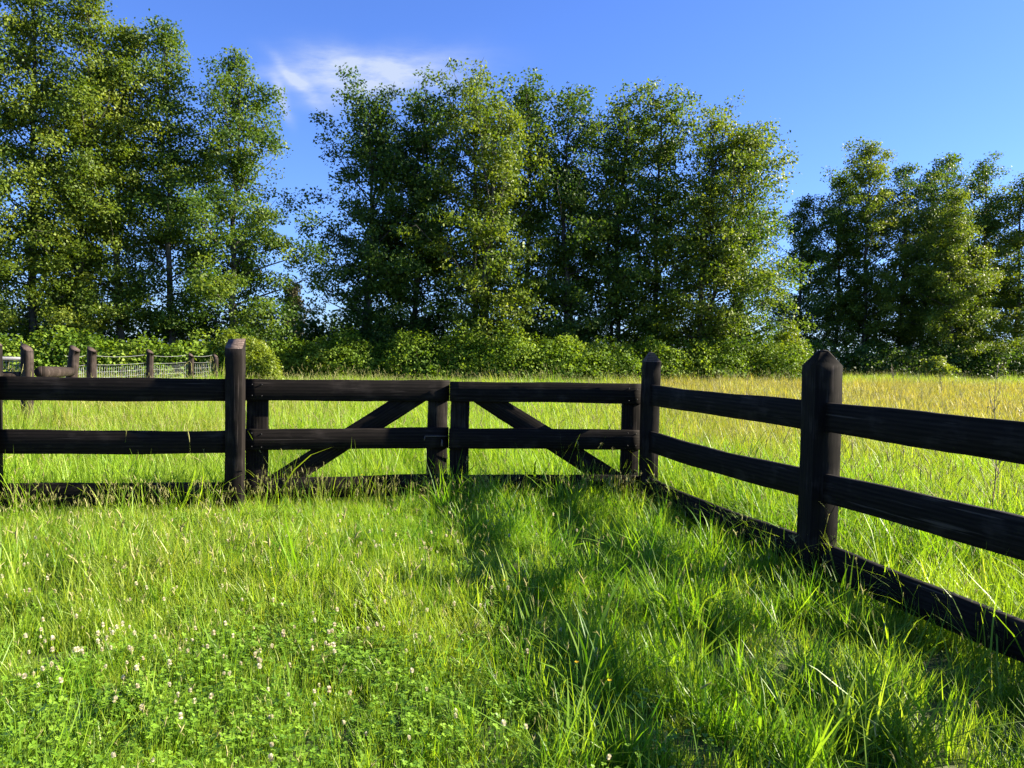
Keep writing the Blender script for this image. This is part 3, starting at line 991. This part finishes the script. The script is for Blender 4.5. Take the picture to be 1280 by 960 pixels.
# undergrowth and thickets
def row(pxs, Y0, Y1, h0, h1, rx, ry, seed):
    r = np.random.RandomState(seed)
    out = []
    n = len(pxs)
    for i, px in enumerate(pxs):
        for k in range(2):
            f = (i + r.uniform(-0.5, 0.5)) / max(1, n - 1)
            Y = Y0 + (Y1 - Y0) * f + r.uniform(-1.0, 0.9) * ry * 0.6
            q = r.uniform(0.7, 1.1) if k else r.uniform(0.9, 1.15)
            out.append((x_from_px(px + r.uniform(-22, 22), Y), Y, rx * q * r.uniform(1.0, 1.6), ry * q, (h0 + (h1 - h0) * f) * (0.5 + 0.48 * q) * r.uniform(0.88, 1.12)))
    return out
make_shrub('bramble_thicket', row(range(-70, 270, 33), 29.0, 31.5, 2.0, 1.9, 1.4, 1.1, 5), 28000,
           'sunlit leafy thicket behind the wire fence under the left trees', 'thicket', seed=301, leaf=0.14, canes=110, mat='bramble')
make_shrub('yellow_green_bush', [(x_from_px(312, 31), 31, 1.2, 0.95, 2.2), (x_from_px(284, 31.3), 31.3, 0.8, 0.8, 2.05), (x_from_px(336, 30.6), 30.6, 0.6, 0.7, 1.5)], 17000,
           'rounded yellow green bush rising behind the slant topped post', 'bush', seed=302, mat='bright', leaf=0.09, canes=26, cane_len=0.5)
make_shrub('bramble_thicket', row(range(352, 640, 30), 36.0, 37.0, 2.25, 2.5, 1.35, 1.5, 6), 48000,
           'long low bramble thicket below the dark left half of the middle clump', 'thicket', seed=303, leaf=0.12, canes=150)
make_shrub('bramble_thicket', row(range(645, 985, 30), 37.0, 42.0, 2.45, 2.6, 1.4, 1.5, 7), 50000,
           'leafy bramble thicket behind the gate and the pointed corner post', 'thicket', seed=304, leaf=0.13, canes=150)
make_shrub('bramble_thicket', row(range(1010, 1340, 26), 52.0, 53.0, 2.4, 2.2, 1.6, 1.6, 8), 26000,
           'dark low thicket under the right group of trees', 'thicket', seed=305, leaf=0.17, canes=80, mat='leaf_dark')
make_shrub('yellow_green_bush', [(x_from_px(985, 43.5), 43.5, 1.35, 1.2, 3.1), (x_from_px(965, 43), 43, 1.2, 1.1, 2.4)], 9000,
           'bright young tree like bush at the right end of the middle clump', 'bush', seed=306, mat='bright', leaf=0.15, canes=40, lump=0.6)
make_shrub('yellow_green_bush', [(x_from_px(1168, 49), 49, 1.0, 0.9, 1.7)], 3500,
           'small bright green bush on the field edge below the right group', 'bush', seed=307, mat='bright', leaf=0.16, canes=18, lump=0.5)
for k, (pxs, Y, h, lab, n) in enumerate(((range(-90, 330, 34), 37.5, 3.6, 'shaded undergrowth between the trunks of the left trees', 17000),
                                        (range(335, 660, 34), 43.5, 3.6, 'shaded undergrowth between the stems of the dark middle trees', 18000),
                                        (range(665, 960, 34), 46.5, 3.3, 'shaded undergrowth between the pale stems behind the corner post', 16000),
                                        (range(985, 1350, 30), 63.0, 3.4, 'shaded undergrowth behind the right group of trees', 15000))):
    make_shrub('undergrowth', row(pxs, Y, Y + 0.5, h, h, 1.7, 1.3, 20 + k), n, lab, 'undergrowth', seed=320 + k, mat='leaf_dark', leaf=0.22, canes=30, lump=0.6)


# ------------------------------------------------------------------ grass: small tufts scattered over the ground
def blade(mb, base, az, h, lean, w, tint, mi=0, nseg=4, droop=0.5, twist=0.0):
    t = np.linspace(0, 1, nseg + 1)
    d = np.array([math.cos(az), math.sin(az), 0])
    horiz = lean * h * (t ** 1.6)
    z = h * (t - droop * 0.5 * lean * t ** 3)
    P = base + d[None, :] * horiz[:, None] + np.array([0, 0, 1.0])[None, :] * z[:, None]
    ww = w * np.array([0.8, 1.0, 0.85, 0.5, 0.06])[:nseg + 1] if nseg == 4 else w * (1 - t ** 2 * 0.94)
    sa = az + math.pi / 2 + twist
    side = np.array([math.cos(sa), math.sin(sa), 0.0])
    mb.strip(P, ww * 0.5, side, tint, mi)
    return P


def tuft(name, n, rad, h, w, lean, mats, seed, seedheads=0, sh_h=0.5, droop=0.5, broad=0.0, sh_len=0.07):
    r = np.random.RandomState(seed)
    mb = MB()
    for i in range(n):
        a = r.uniform(0, 6.28); q = rad * math.sqrt(r.uniform(0, 1))
        b = np.array([q * math.cos(a), q * math.sin(a), -0.01])
        hh = h * r.uniform(0.45, 1.15)
        ww = w * r.uniform(0.6, 1.2) * (1.9 if r.uniform() < broad else 1)
        blade(mb, b, r.uniform(0, 6.28), hh, abs(r.normal(0, lean)) + 0.05, ww, r.uniform(0, 1), 0, 4, droop, r.uniform(-0.5, 0.5))
    for i in range(seedheads):
        a = r.uniform(0, 6.28); q = rad * math.sqrt(r.uniform(0, 1))
        b = np.array([q * math.cos(a), q * math.sin(a), -0.01])
        hh = sh_h * r.uniform(0.7, 1.15)
        az = r.uniform(0, 6.28)
        ln = abs(r.normal(0, 0.15)) + 0.02
        P = blade(mb, b, az, hh, ln, 0.0032, 0.55 + r.uniform(-0.2, 0.4), 0, 5, 0.4)
        d = P[-1] - P[-2]; d /= np.linalg.norm(d)
        L_ = sh_len * r.uniform(0.6, 1.3)
        tt = np.linspace(0, 1, 5)
        H_ = P[-1] + d * L_ * (tt[:, None] - 0.15) + np.array([math.cos(az), math.sin(az), -0.3]) * (0.08 * L_ * tt[:, None] ** 2)
        mb.tube(H_, np.array([0.001, 0.0026, 0.0030, 0.0022, 0.0006]), 4, r.uniform(0, 1), 1, cap=False)
        for k in range(7):
            u = r.uniform(0.05, 0.95)
            c = H_[0] + (H_[-1] - H_[0]) * u
            dv = d * 0.9 + r.normal(0, 0.45, 3)
            s_ = np.cross(dv, r.normal(0, 1, 3)); s_ /= np.linalg.norm(s_) + 1e-9
            mb.strip(np.array([c, c + dv * 0.008, c + dv * 0.017]), [0.0006, 0.0015, 0.0003], s_, r.uniform(0, 1), 1)
    return link(name, mb.mesh(name, mats), in_scene=False)


def collect(name, objs):
    c = bpy.data.collections.new(name)
    for o in objs:
        c.objects.link(o)
    return c


def scatter_tree(name, coll):
    ng = bpy.data.node_groups.new(name, 'GeometryNodeTree')
    ng.interface.new_socket('Geometry', in_out='INPUT', socket_type='NodeSocketGeometry')
    ng.interface.new_socket('Geometry', in_out='OUTPUT', socket_type='NodeSocketGeometry')
    n, l = ng.nodes, ng.links
    gi = n.new('NodeGroupInput'); go = n.new('NodeGroupOutput')
    mp = n.new('GeometryNodeMeshToPoints')
    ci = n.new('GeometryNodeCollectionInfo')
    ci.inputs['Collection'].default_value = coll
    ci.inputs['Separate Children'].default_value = True
    ci.inputs['Reset Children'].default_value = True
    ip = n.new('GeometryNodeInstanceOnPoints')
    ip.inputs['Pick Instance'].default_value = True
    l.new(gi.outputs[0], mp.inputs['Mesh'])
    l.new(mp.outputs[0], ip.inputs['Points'])
    l.new(ci.outputs[0], ip.inputs['Instance'])
    def attr(nm, typ):
        a = n.new('GeometryNodeInputNamedAttribute'); a.data_type = typ; a.inputs['Name'].default_value = nm
        return a.outputs['Attribute']
    l.new(attr('pick', 'INT'), ip.inputs['Instance Index'])
    l.new(attr('turn', 'FLOAT_VECTOR'), ip.inputs['Rotation'])
    l.new(attr('size', 'FLOAT_VECTOR'), ip.inputs['Scale'])
    l.new(ip.outputs[0], go.inputs[0])
    return ng


def scatter(name, coll, P, scale, dry, seed, tilt=0.10, zscale=None, label=None):
    r = np.random.RandomState(seed)
    n = len(P)
    nv = len(coll.objects)
    me = bpy.data.meshes.new(name)
    me.vertices.add(n)
    me.vertices.foreach_set('co', np.asarray(P, np.float32).ravel())
    a = me.attributes.new('pick', 'INT', 'POINT'); a.data.foreach_set('value', r.randint(0, nv, n).astype(np.int32))
    rot = np.stack([r.normal(0, tilt, n), r.normal(0, tilt, n), r.uniform(0, 6.283, n)], -1)
    a = me.attributes.new('turn', 'FLOAT_VECTOR', 'POINT'); a.data.foreach_set('vector', rot.astype(np.float32).ravel())
    scale = np.broadcast_to(scale, (n,))
    zs = scale if zscale is None else scale * zscale
    a = me.attributes.new('size', 'FLOAT_VECTOR', 'POINT'); a.data.foreach_set('vector', np.stack([scale, scale, zs], -1).astype(np.float32).ravel())
    a = me.attributes.new('dry', 'FLOAT', 'POINT'); a.data.foreach_set('value', np.broadcast_to(dry, (n,)).astype(np.float32))
    o = link(name, me)
    md = o.modifiers.new('scatter', 'NODES')
    md.node_group = scatter_tree(name, coll)
    o['kind'] = 'stuff'
    if label: o['label'] = label
    return o


def fence_x(y):
    """x of the right fence line at depth y"""
    return 1.378 + (7.62 - np.asarray(y, float)) * 0.257

def gate_y(x):
    """depth of the left fence and gate line at x"""
    x = np.asarray(x, float)
    return np.where(x < -2.5, 6.83 + (x + 2.5) * 0.19, np.where(x < -0.6, 7.04 + (x + 2.44) * 0.25, 7.49 + (x + 0.6) * 0.128))


def rand_pts(n, x0, x1, y0, y1, seed):
    r = np.random.RandomState(seed)
    return r.uniform(x0, x1, n), r.uniform(y0, y1, n), r


def P3(x, y):
    return np.stack([x, y, ground_z(x, y)], -1)

# tuft kinds
lawn_c = collect('lawn tufts', [tuft(f'lawn_tuft_{chr(97 + i)}', 22, 0.05, 0.15, 0.0042, 0.45, [M['lawn'], M['seed']], 400 + i, seedheads=(1 if i == 3 else 0), sh_h=0.24, sh_len=0.035) for i in range(7)])
lush_c = collect('lush tufts', [tuft(f'lush_tuft_{chr(97 + i)}', 20, 0.06, 0.32, 0.0062, 0.55, [M['lush'], M['seed']], 420 + i, seedheads=(1 if i == 2 else 0), sh_h=0.42, broad=0.2) for i in range(7)])
seed_c = collect('seed tufts', [tuft(f'seed_tuft_{chr(97 + i)}', 18, 0.05, 0.17, 0.0040, 0.38, [M['lawn'], M['seed']], 440 + i, seedheads=3, sh_h=0.37, sh_len=0.05) for i in range(6)])
mead_c = collect('meadow tufts', [tuft(f'meadow_tuft_{chr(97 + i)}', 30, 0.11, 0.46, 0.0060, 0.40, [M['meadow'], M['seed']], 460 + i, seedheads=(2 if i % 2 else 0), sh_h=0.60, sh_len=0.07, broad=0.1) for i in range(7)])
far_c = collect('far tufts', [tuft(f'far_tuft_{chr(97 + i)}', 46, 0.30, 0.46, 0.013, 0.40, [M['meadow'], M['seed']], 480 + i, seedheads=3, sh_h=0.55, sh_len=0.09) for i in range(5)])

inside = lambda x, y: (x < fence_x(y) + 0.05) & (y < gate_y(x) + 0.05)

# mask of tall growth inside the paddock: to the right and along the fences
def tall_mask(x, y):
    d_f = fence_x(y) - x
    right = smooth(3.3, 1.3, d_f + 0.35 * vnoise(x * 1.6, y * 1.6, 21))
    gate = smooth(0.5, 0.1, gate_y(x) - y + 0.15 * vnoise(x * 2.5, y * 2.5, 22)) * (0.1 + 0.9 * smooth(-0.9, -0.3, x))
    return np.clip(np.maximum(right, gate * 0.9), 0, 1)

# paddock lawn
x, y, r = rand_pts(42000, -7.5, 3.6, 0.8, 8.0, 51)
ok = inside(x, y)
x, y = x[ok], y[ok]
tm = tall_mask(x, y)
n1_ = vnoise(x * 1.3, y * 1.3, 31)
keep = r.uniform(0, 1, len(x)) < np.clip(0.95 - 0.75 * tm, 0.1, 1) * np.clip(0.62 + 0.55 * vnoise(x * 6.5, y * 6.5, 49) + 0.35 * vnoise(x * 14, y * 14, 50), 0.10, 1)
x, y, n1_ = x[keep], y[keep], n1_[keep]
clov = smooth(0.15, 0.75, vnoise(x * 1.1 + 3, y * 1.5, 41)) * smooth(1.2, -0.4, x)
sc = (1.0 + 0.22 * n1_) * r.lognormal(-0.02, 0.24, len(x)) * (1 - 0.15 * clov) * (1 + 0.15 * smooth(3.5, 5.0, y) - 0.34 * smooth(1.0, 0.2, gate_y(x) - y))
dry = np.clip(0.10 + 0.16 * vnoise(x * 0.9, y * 0.9, 33) + 0.06 * smooth(4.0, 6.0, y) + r.normal(0, 0.15, len(x)), 0, 0.9)
scatter('lawn_grass', lawn_c, P3(x, y), sc, dry, 61, 0.24)

# lush long grass at the right and along the fence
x, y, r = rand_pts(30000, -7.5, 4.4, 0.8, 8.2, 52)
ok = inside(x, y)
x, y = x[ok], y[ok]
tm = tall_mask(x, y)
cl = smooth(-0.35, 0.55, vnoise(x * 3.4, y * 3.4, 23) + 0.5 * vnoise(x * 8, y * 8, 24))
keep = r.uniform(0, 1, len(x)) < tm * (0.10 + 0.62 * cl) + 0.02
x, y, tm, cl = x[keep], y[keep], tm[keep], cl[keep]
sc = r.lognormal(-0.12, 0.26, len(x)) * (0.42 + 0.28 * tm + 0.26 * cl * tm) * (1 - 0.42 * smooth(0.45, 0.1, fence_x(y) - x))
dry = np.clip(0.05 + 0.12 * vnoise(x * 1.2, y * 1.2, 36) + r.normal(0, 0.10, len(x)), 0, 0.7)
scatter('long_grass', lush_c, P3(x, y), sc, dry, 62, 0.24)

# greener clumps dotted over the lawn
x, y, r = rand_pts(20000, -7.5, 3.0, 0.9, 6.9, 59)
ok = inside(x, y)
x, y = x[ok], y[ok]
cn = vnoise(x * 1.9 + 5, y * 1.9, 28) + 0.5 * vnoise(x * 5.5, y * 5.5, 29)
keep = r.uniform(0, 1, len(x)) < 0.55 * smooth(0.0, 0.8, cn) + 0.04
x, y = x[keep], y[keep]
scatter('lawn_clumps', lush_c, P3(x, y), r.lognormal(-0.62, 0.32, len(x)), np.clip(r.normal(0.04, 0.10, len(x)), 0, 1), 69, 0.26)

# long tufts hugging the fence feet
x, y, r = rand_pts(26000, -5.0, 4.2, 0.8, 8.0, 60)
d_ = np.minimum(np.abs(fence_x(y) - x) + 10 * (y > 7.6), np.abs(gate_y(x) - y) + 0.35 + 10 * (x > 1.5) - 0.3 * np.exp(-((x + 2.47) / 0.3) ** 2) - 0.3 * np.exp(-((x + 0.55) / 0.4) ** 2) - 0.35 * (x > 0.6))
keep = r.uniform(0, 1, len(x)) < 0.20 * smooth(0.28, 0.02, d_) * smooth(0.0, 0.7, vnoise(x * 4, y * 4, 30))
x, y = x[keep], y[keep]
scatter('fence_foot_grass', lush_c, P3(x, y), r.lognormal(-0.02, 0.25, len(x)), np.clip(r.normal(0.12, 0.15, len(x)), 0, 1), 70, 0.22)

# seed head grass: thick along the left fence and gate foot, sparser over the lawn
x, y, r = rand_pts(22000, -7.5, 3.0, 1.0, 8.0, 53)
ok = inside(x, y)
x, y = x[ok], y[ok]
dg = gate_y(x) - y
prob = 0.22 * smooth(0.6, 0.1, dg) + 0.07 * smooth(1.6, 0.5, dg) + 0.006 + 0.03 * smooth(3.0, 1.2, fence_x(y) - x)
keep = r.uniform(0, 1, len(x)) < prob
x, y, dg = x[keep], y[keep], dg[keep]
sc = r.uniform(0.65, 1.1, len(x)) * (0.72 + 0.28 * smooth(1.3, 0.2, dg))
dry = np.clip(0.28 + 0.2 * vnoise(x * 1.1, y * 1.1, 37) + r.normal(0, 0.15, len(x)), 0, 1)
scatter('seeding_grass', seed_c, P3(x, y), sc, dry, 63, 0.14)

# field right behind the fences
x, y, r = rand_pts(60000, -16, 20, 0.0, 17, 54)
ok = ((y > gate_y(x) + 0.02) | (x > fence_x(y) + 0.05)) & (np.abs(x) < 5.5 + 0.78 * y)
x, y = x[ok], y[ok]
keep = r.uniform(0, 1, len(x)) < np.clip(1.1 - 0.045 * y, 0.3, 1)
x, y = x[keep], y[keep]
def dryness(x, y, r):
    d = 0.13 + 0.12 * vnoise(x * 0.5, y * 0.5, 38)
    right = smooth(-1.5, 4.0, x - 0.10 * y + 1.2 * vnoise(x * 0.3, y * 0.3, 39))
    band = smooth(8.5, 13, y) * smooth(50, 36, y)
    d = d + 0.70 * right * band
    d = d + 0.48 * smooth(-2, -6, x) * smooth(8.5, 11, y) * smooth(24, 17, y) * smooth(-0.6, 0.4, vnoise(x * 0.8, y * 0.8, 46))
    d = d + 0.06 * smooth(10, 18, y)
    return np.clip(d + r.normal(0, 0.14, len(x)), 0, 1)
sc = r.lognormal(-0.08, 0.24, len(x)) * (1 + 0.22 * vnoise(x * 1.3, y * 1.3, 26))
sc = sc * np.where(y < 9.0, 0.92, 1.0)
scatter('field_grass', mead_c, P3(x, y), sc, dryness(x, y, r), 64, 0.22)

x, y, r = rand_pts(26000, 1.0, 8.5, 0.0, 9.5, 58)
d_ = x - fence_x(y)
ok = (d_ > 0.06) & (y > gate_y(x) - 3 * (x > 1.4))
x, y, d_ = x[ok], y[ok], d_[ok]
keep = r.uniform(0, 1, len(x)) < 0.75 * smooth(3.4, 0.6, d_ + 0.8 * vnoise(x * 1.2, y * 1.2, 27))
x, y = x[keep], y[keep]
scatter('fence_side_grass', lush_c, P3(x, y), r.lognormal(0.15, 0.26, len(x)) * (1 - 0.35 * smooth(0.5, 0.1, x - fence_x(y))), np.clip(r.normal(0.05, 0.1, len(x)), 0, 1), 68, 0.18)

x, y, r = rand_pts(26000, -9, 9, 6.5, 17, 71)
ok = ((y > gate_y(x) + 0.05) & (x < 1.35)) | ((x > fence_x(y) + 0.1) & (x > 1.2))
x, y = x[ok], y[ok]
cn = vnoise(x * 1.1 + 2, y * 0.9, 47) + 0.5 * vnoise(x * 3.5, y * 3.0, 48)
keep = r.uniform(0, 1, len(x)) < 0.40 * smooth(0.15, 0.9, cn) * smooth(16, 10, y)
x, y = x[keep], y[keep]
scatter('field_clumps', lush_c, P3(x, y), r.lognormal(0.22, 0.22, len(x)), np.clip(r.normal(0.10, 0.15, len(x)), 0, 1), 72, 0.24)

# far field
x, y, r = rand_pts(70000, -42, 62, 15, 66, 55)
ok = (np.abs(x + 1) < 6 + 0.74 * y) & (y < 40 + 0.9 * np.clip(x, -12, 30))
x, y = x[ok], y[ok]
keep = r.uniform(0, 1, len(x)) < np.clip(1.25 - 0.018 * y, 0.3, 1)
x, y = x[keep], y[keep]
sc = r.lognormal(-0.05, 0.22, len(x)) * (1 + 0.2 * vnoise(x * 0.7, y * 0.7, 45))
scatter('far_field_grass', far_c, P3(x, y), sc, dryness(x, y, r), 65, 0.12)

# clover
def clover_tuft(name, n, seed):
    r = np.random.RandomState(seed)
    mb = MB()
    for i in range(n):
        a, q = r.uniform(0, 6.28), 0.11 * math.sqrt(r.uniform(0, 1))
        hgt = r.uniform(0.05, 0.115)
        c = np.array([q * math.cos(a), q * math.sin(a), hgt])
        mb.tube([(c[0] * 0.7, c[1] * 0.7, -0.01), (c[0], c[1], hgt)], [0.0012, 0.001], 4, r.uniform(0, 1), 0, cap=False)
        t0 = r.uniform(0, 6.28)
        tl = r.normal(0, 0.28, 2)
        tint = r.uniform(0, 1)
        for k in range(3):
            th = t0 + k * 2.094
            d = np.array([math.cos(th), math.sin(th), 0]); s = np.array([-d[1], d[0], 0])
            L_, w_ = r.uniform(0.0075, 0.012), r.uniform(0.0042, 0.0058)
            pts = [c, c + d * L_ * 0.55 - s * w_, c + d * L_ - s * w_ * 0.45 , c + d * L_ + s * w_ * 0.45, c + d * L_ * 0.55 + s * w_]
            pts = [p + np.array([0, 0, (p - c)[0] * tl[0] + (p - c)[1] * tl[1] + 0.15 * np.linalg.norm((p - c)[:2])]) for p in pts]
            mb.add([pts[0], pts[1], pts[2], pts[3]], [[0, 1, 2, 3]], tint, 0)
            mb.add([pts[0], pts[3], pts[4], pts[4] * 0.5 + pts[0] * 0.5], [[0, 1, 2, 3]], tint, 0)
    return link(name, mb.mesh(name, [M['clover']], False), in_scene=False)
clover_c = collect('clover tufts', [clover_tuft(f'clover_tuft_{chr(97 + i)}', 34, 500 + i) for i in range(4)])
x, y, r = rand_pts(9000, -6.5, 1.2, 0.9, 6.4, 56)
cm = smooth(-0.1, 0.9, 0.55 * vnoise(x * 1.1 + 3, y * 1.5, 41) + 0.6 * vnoise(x * 2.8, y * 2.8, 42) + 0.35 * vnoise(x * 6, y * 6, 43)) * smooth(0.9, -0.5, x)
keep = (r.uniform(0, 1, len(x)) < cm * 0.45 + 0.05 * (x < 0.2)) & inside(x, y)
x, y = x[keep], y[keep]
scatter('clover_leaves', clover_c, P3(x, y), r.uniform(0.8, 1.35, len(x)), 0.0, 66, 0.12)

def clover_flower(name, seed, faded):
    r = np.random.RandomState(seed)
    mb = MB()
    hgt = 0.15
    mb.tube([(0, 0, -0.02), (0.004, 0.002, hgt * 0.6), (0.0, 0.0, hgt)], [0.0014, 0.0012, 0.001], 4, 0.5, 1, cap=False)
    n = 46
    for i in range(n):
        ph = math.acos(1 - 1.6 * (i + 0.5) / n); th = i * 2.399
        d = np.array([math.sin(ph) * math.cos(th), math.sin(ph) * math.sin(th), math.cos(ph)])
        if faded and d[2] < 0.1:
            d[2] -= 0.5; d /= np.linalg.norm(d)
        s = np.cross(d, [0.2, 0.3, 1.0]); s /= np.linalg.norm(s)
        c = np.array([0, 0, hgt])
        tint = (r.uniform(0, 0.35) if (faded and d[2] < 0.4) else r.uniform(0.5, 1))
        mb.strip(np.array([c + d * 0.003, c + d * 0.008, c + d * 0.0125 + np.array([0, 0, 0.002])]), [0.0012, 0.0026, 0.0011], s, tint, 0)
    return link(name, mb.mesh(name, [M['petal'], M['clover']], False), in_scene=False)
flower_c = collect('clover flowers', [clover_flower(f'clover_flower_{chr(97 + i)}', 520 + i, i % 2 == 1) for i in range(5)])
x, y, r = rand_pts(3600, -5.0, 0.6, 1.2, 6.3, 57)
hot = np.exp(-(((x + 0.92) / 0.30) ** 2 + ((y - 3.45) / 0.28) ** 2)) + 0.6 * np.exp(-(((x + 1.55) / 0.5) ** 2 + ((y - 3.35) / 0.35) ** 2)) \
    + 0.5 * np.exp(-(((x + 2.2) / 0.5) ** 2 + ((y - 3.4) / 0.45) ** 2)) + 0.5 * np.exp(-(((x + 0.95) / 0.5) ** 2 + ((y - 5.3) / 0.45) ** 2)) + 0.4 * np.exp(-(((x + 1.0) / 0.4) ** 2 + ((y - 2.9) / 0.3) ** 2)) \
    + 0.35 * np.exp(-(((x + 2.6) / 0.9) ** 2 + ((y - 4.6) / 0.6) ** 2))
keep = (r.uniform(0, 1, len(x)) < 0.80 * hot + 0.07) & inside(x, y)
x, y = x[keep], y[keep]
scatter('clover_flowers', flower_c, P3(x, y), r.uniform(0.5, 0.86, len(x)), 0.0, 67, 0.22, zscale=1.4)


# ------------------------------------------------------------------ buttercups and dry weeds that stand out one by one
def buttercup(x, y, h, label, seed):
    r = np.random.RandomState(seed)
    root = empty('buttercup', (x, y, gz(x, y)), r.uniform(0, 6.28))
    tag(root, label, 'flower', 'buttercups in the paddock grass')
    mb = MB()
    mb.tube([(0, 0, -0.02), (0.01, 0.0, h * 0.5), (0.004, 0.008, h)], [0.0018, 0.0014, 0.0011], 6)
    mb.build('stem', M['lush'], root)
    mb = MB()
    c = np.array([0.004, 0.008, h])
    for k in range(5):
        th = k * 1.2566
        d = np.array([math.cos(th), math.sin(th), 0.45]); s = np.array([-math.sin(th), math.cos(th), 0])
        mb.strip(np.array([c, c + d * 0.004, c + d * 0.007, c + d * 0.009]), [0.0015, 0.0038, 0.0042, 0.002], s, r.uniform(0, 1))
    mb.build('petals', M['butter'], root)
for i, (x, y, h, lab) in enumerate((
        (-0.70, 4.45, 0.17, 'small yellow buttercup alone in the short clover lawn'),
        (0.16, 5.75, 0.30, 'yellow buttercup in the long grass in front of the dark gate leaf'),
        (-0.10, 4.40, 0.20, 'first of two small yellow buttercups side by side at the edge of the long grass'),
        (-0.02, 4.38, 0.19, 'second of two small yellow buttercups side by side, the one nearer the fence'),
        (0.30, 3.12, 0.24, 'yellow buttercup among broad lush blades near the photo bottom'),
        (0.42, 3.00, 0.22, 'yellow buttercup nearest the camera, among broad lush blades'),
        (-1.30, 6.75, 0.38, 'yellow buttercup at the foot of the brown sunlit gate leaf'))):
    buttercup(x, y, h, lab, 600 + i)


def dry_weed(x, y, h, lean, label, seed, twigs=7, head=False, r0=0.006):
    r = np.random.RandomState(seed)
    root = empty('dry_weed', (x, y, gz(x, y)))
    tag(root, label, 'dry weed', 'dry weeds standing in the field')
    t = np.linspace(0, 1, 12)
    P = np.stack([lean[0] * t ** 1.5 + 0.012 * np.sin(t * 9 + seed), lean[1] * t + 0.012 * np.cos(t * 8), h * t - 0.03], -1)
    mb = MB(); mb.tube(P, r0 * (1 - 0.75 * t), 6, 0.3); mb.build('stem', M['stalk'], root)
    tw = MB()
    for k in range(twigs):
        u = r.uniform(0.2, 0.97)
        q = np.array([np.interp(u, t, P[:, i]) for i in range(3)])
        az = r.uniform(0, 6.28); ln = r.uniform(0.08, 0.28) * (1.2 - u)
        e = q + np.array([math.cos(az) * ln, math.sin(az) * ln, ln * r.uniform(0.8, 2.2)])
        tw.tube([q, (q + e) / 2 + r.normal(0, 0.01, 3), e], [r0 * 0.5, r0 * 0.38, r0 * 0.2], 4, 0.4, cap=False)
        for j in range(4):
            dv = r.normal(0, 0.02, 3)
            s_ = np.cross(dv, [0.3, 0.2, 1]); s_ /= np.linalg.norm(s_) + 1e-9
            tw.strip(np.array([e, e + dv * 0.5, e + dv]), [0.001, 0.003, 0.0008], s_, r.uniform(0, 1))
    if head:
        d = P[-1] - P[-3]; d /= np.linalg.norm(d)
        for j in range(40):
            c = P[-1] - d * r.uniform(0, 0.2)
            dv = d * 0.02 + r.normal(0, 0.009, 3)
            s_ = np.cross(dv, r.normal(0, 1, 3)); s_ /= np.linalg.norm(s_) + 1e-9
            tw.strip(np.array([c, c + dv * 0.6, c + dv]), [0.001, 0.003, 0.0006], s_, r.uniform(0.4, 1))
    o = tw.build('twigs', M['stalk'], root)
    o['kind'] = 'stuff'
dry_weed(3.92, 6.2, 1.58, (0.0, 0.0), 'tall dry twiggy weed standing upright behind the nearest right fence rails', 701, 16, r0=0.007)
dry_weed(4.12, 6.5, 1.0, (0.16, 0.1), 'short pale branching weed beside the tall twiggy weed', 702, 10)
dry_weed(4.75, 9.2, 1.52, (-0.22, 0), 'thin pale seed stalk leaning towards the pointed post, tallest in the dry grass', 703, 2, True, 0.005)
dry_weed(5.45, 9.6, 1.40, (-0.10, 0), 'thin pale seed stalk standing upright in the dry grass behind the leaning stalk', 704, 2, True, 0.005)
dry_weed(-0.05, 9.0, 0.9, (0.02, 0), 'lone reddish dry stem in the green field behind the gate', 706, 8, True, 0.006)
dry_weed(3.75, 12.5, 1.35, (0.10, 0), 'pale dry stalk in the field between the two pointed posts', 705, 6, True, 0.007)
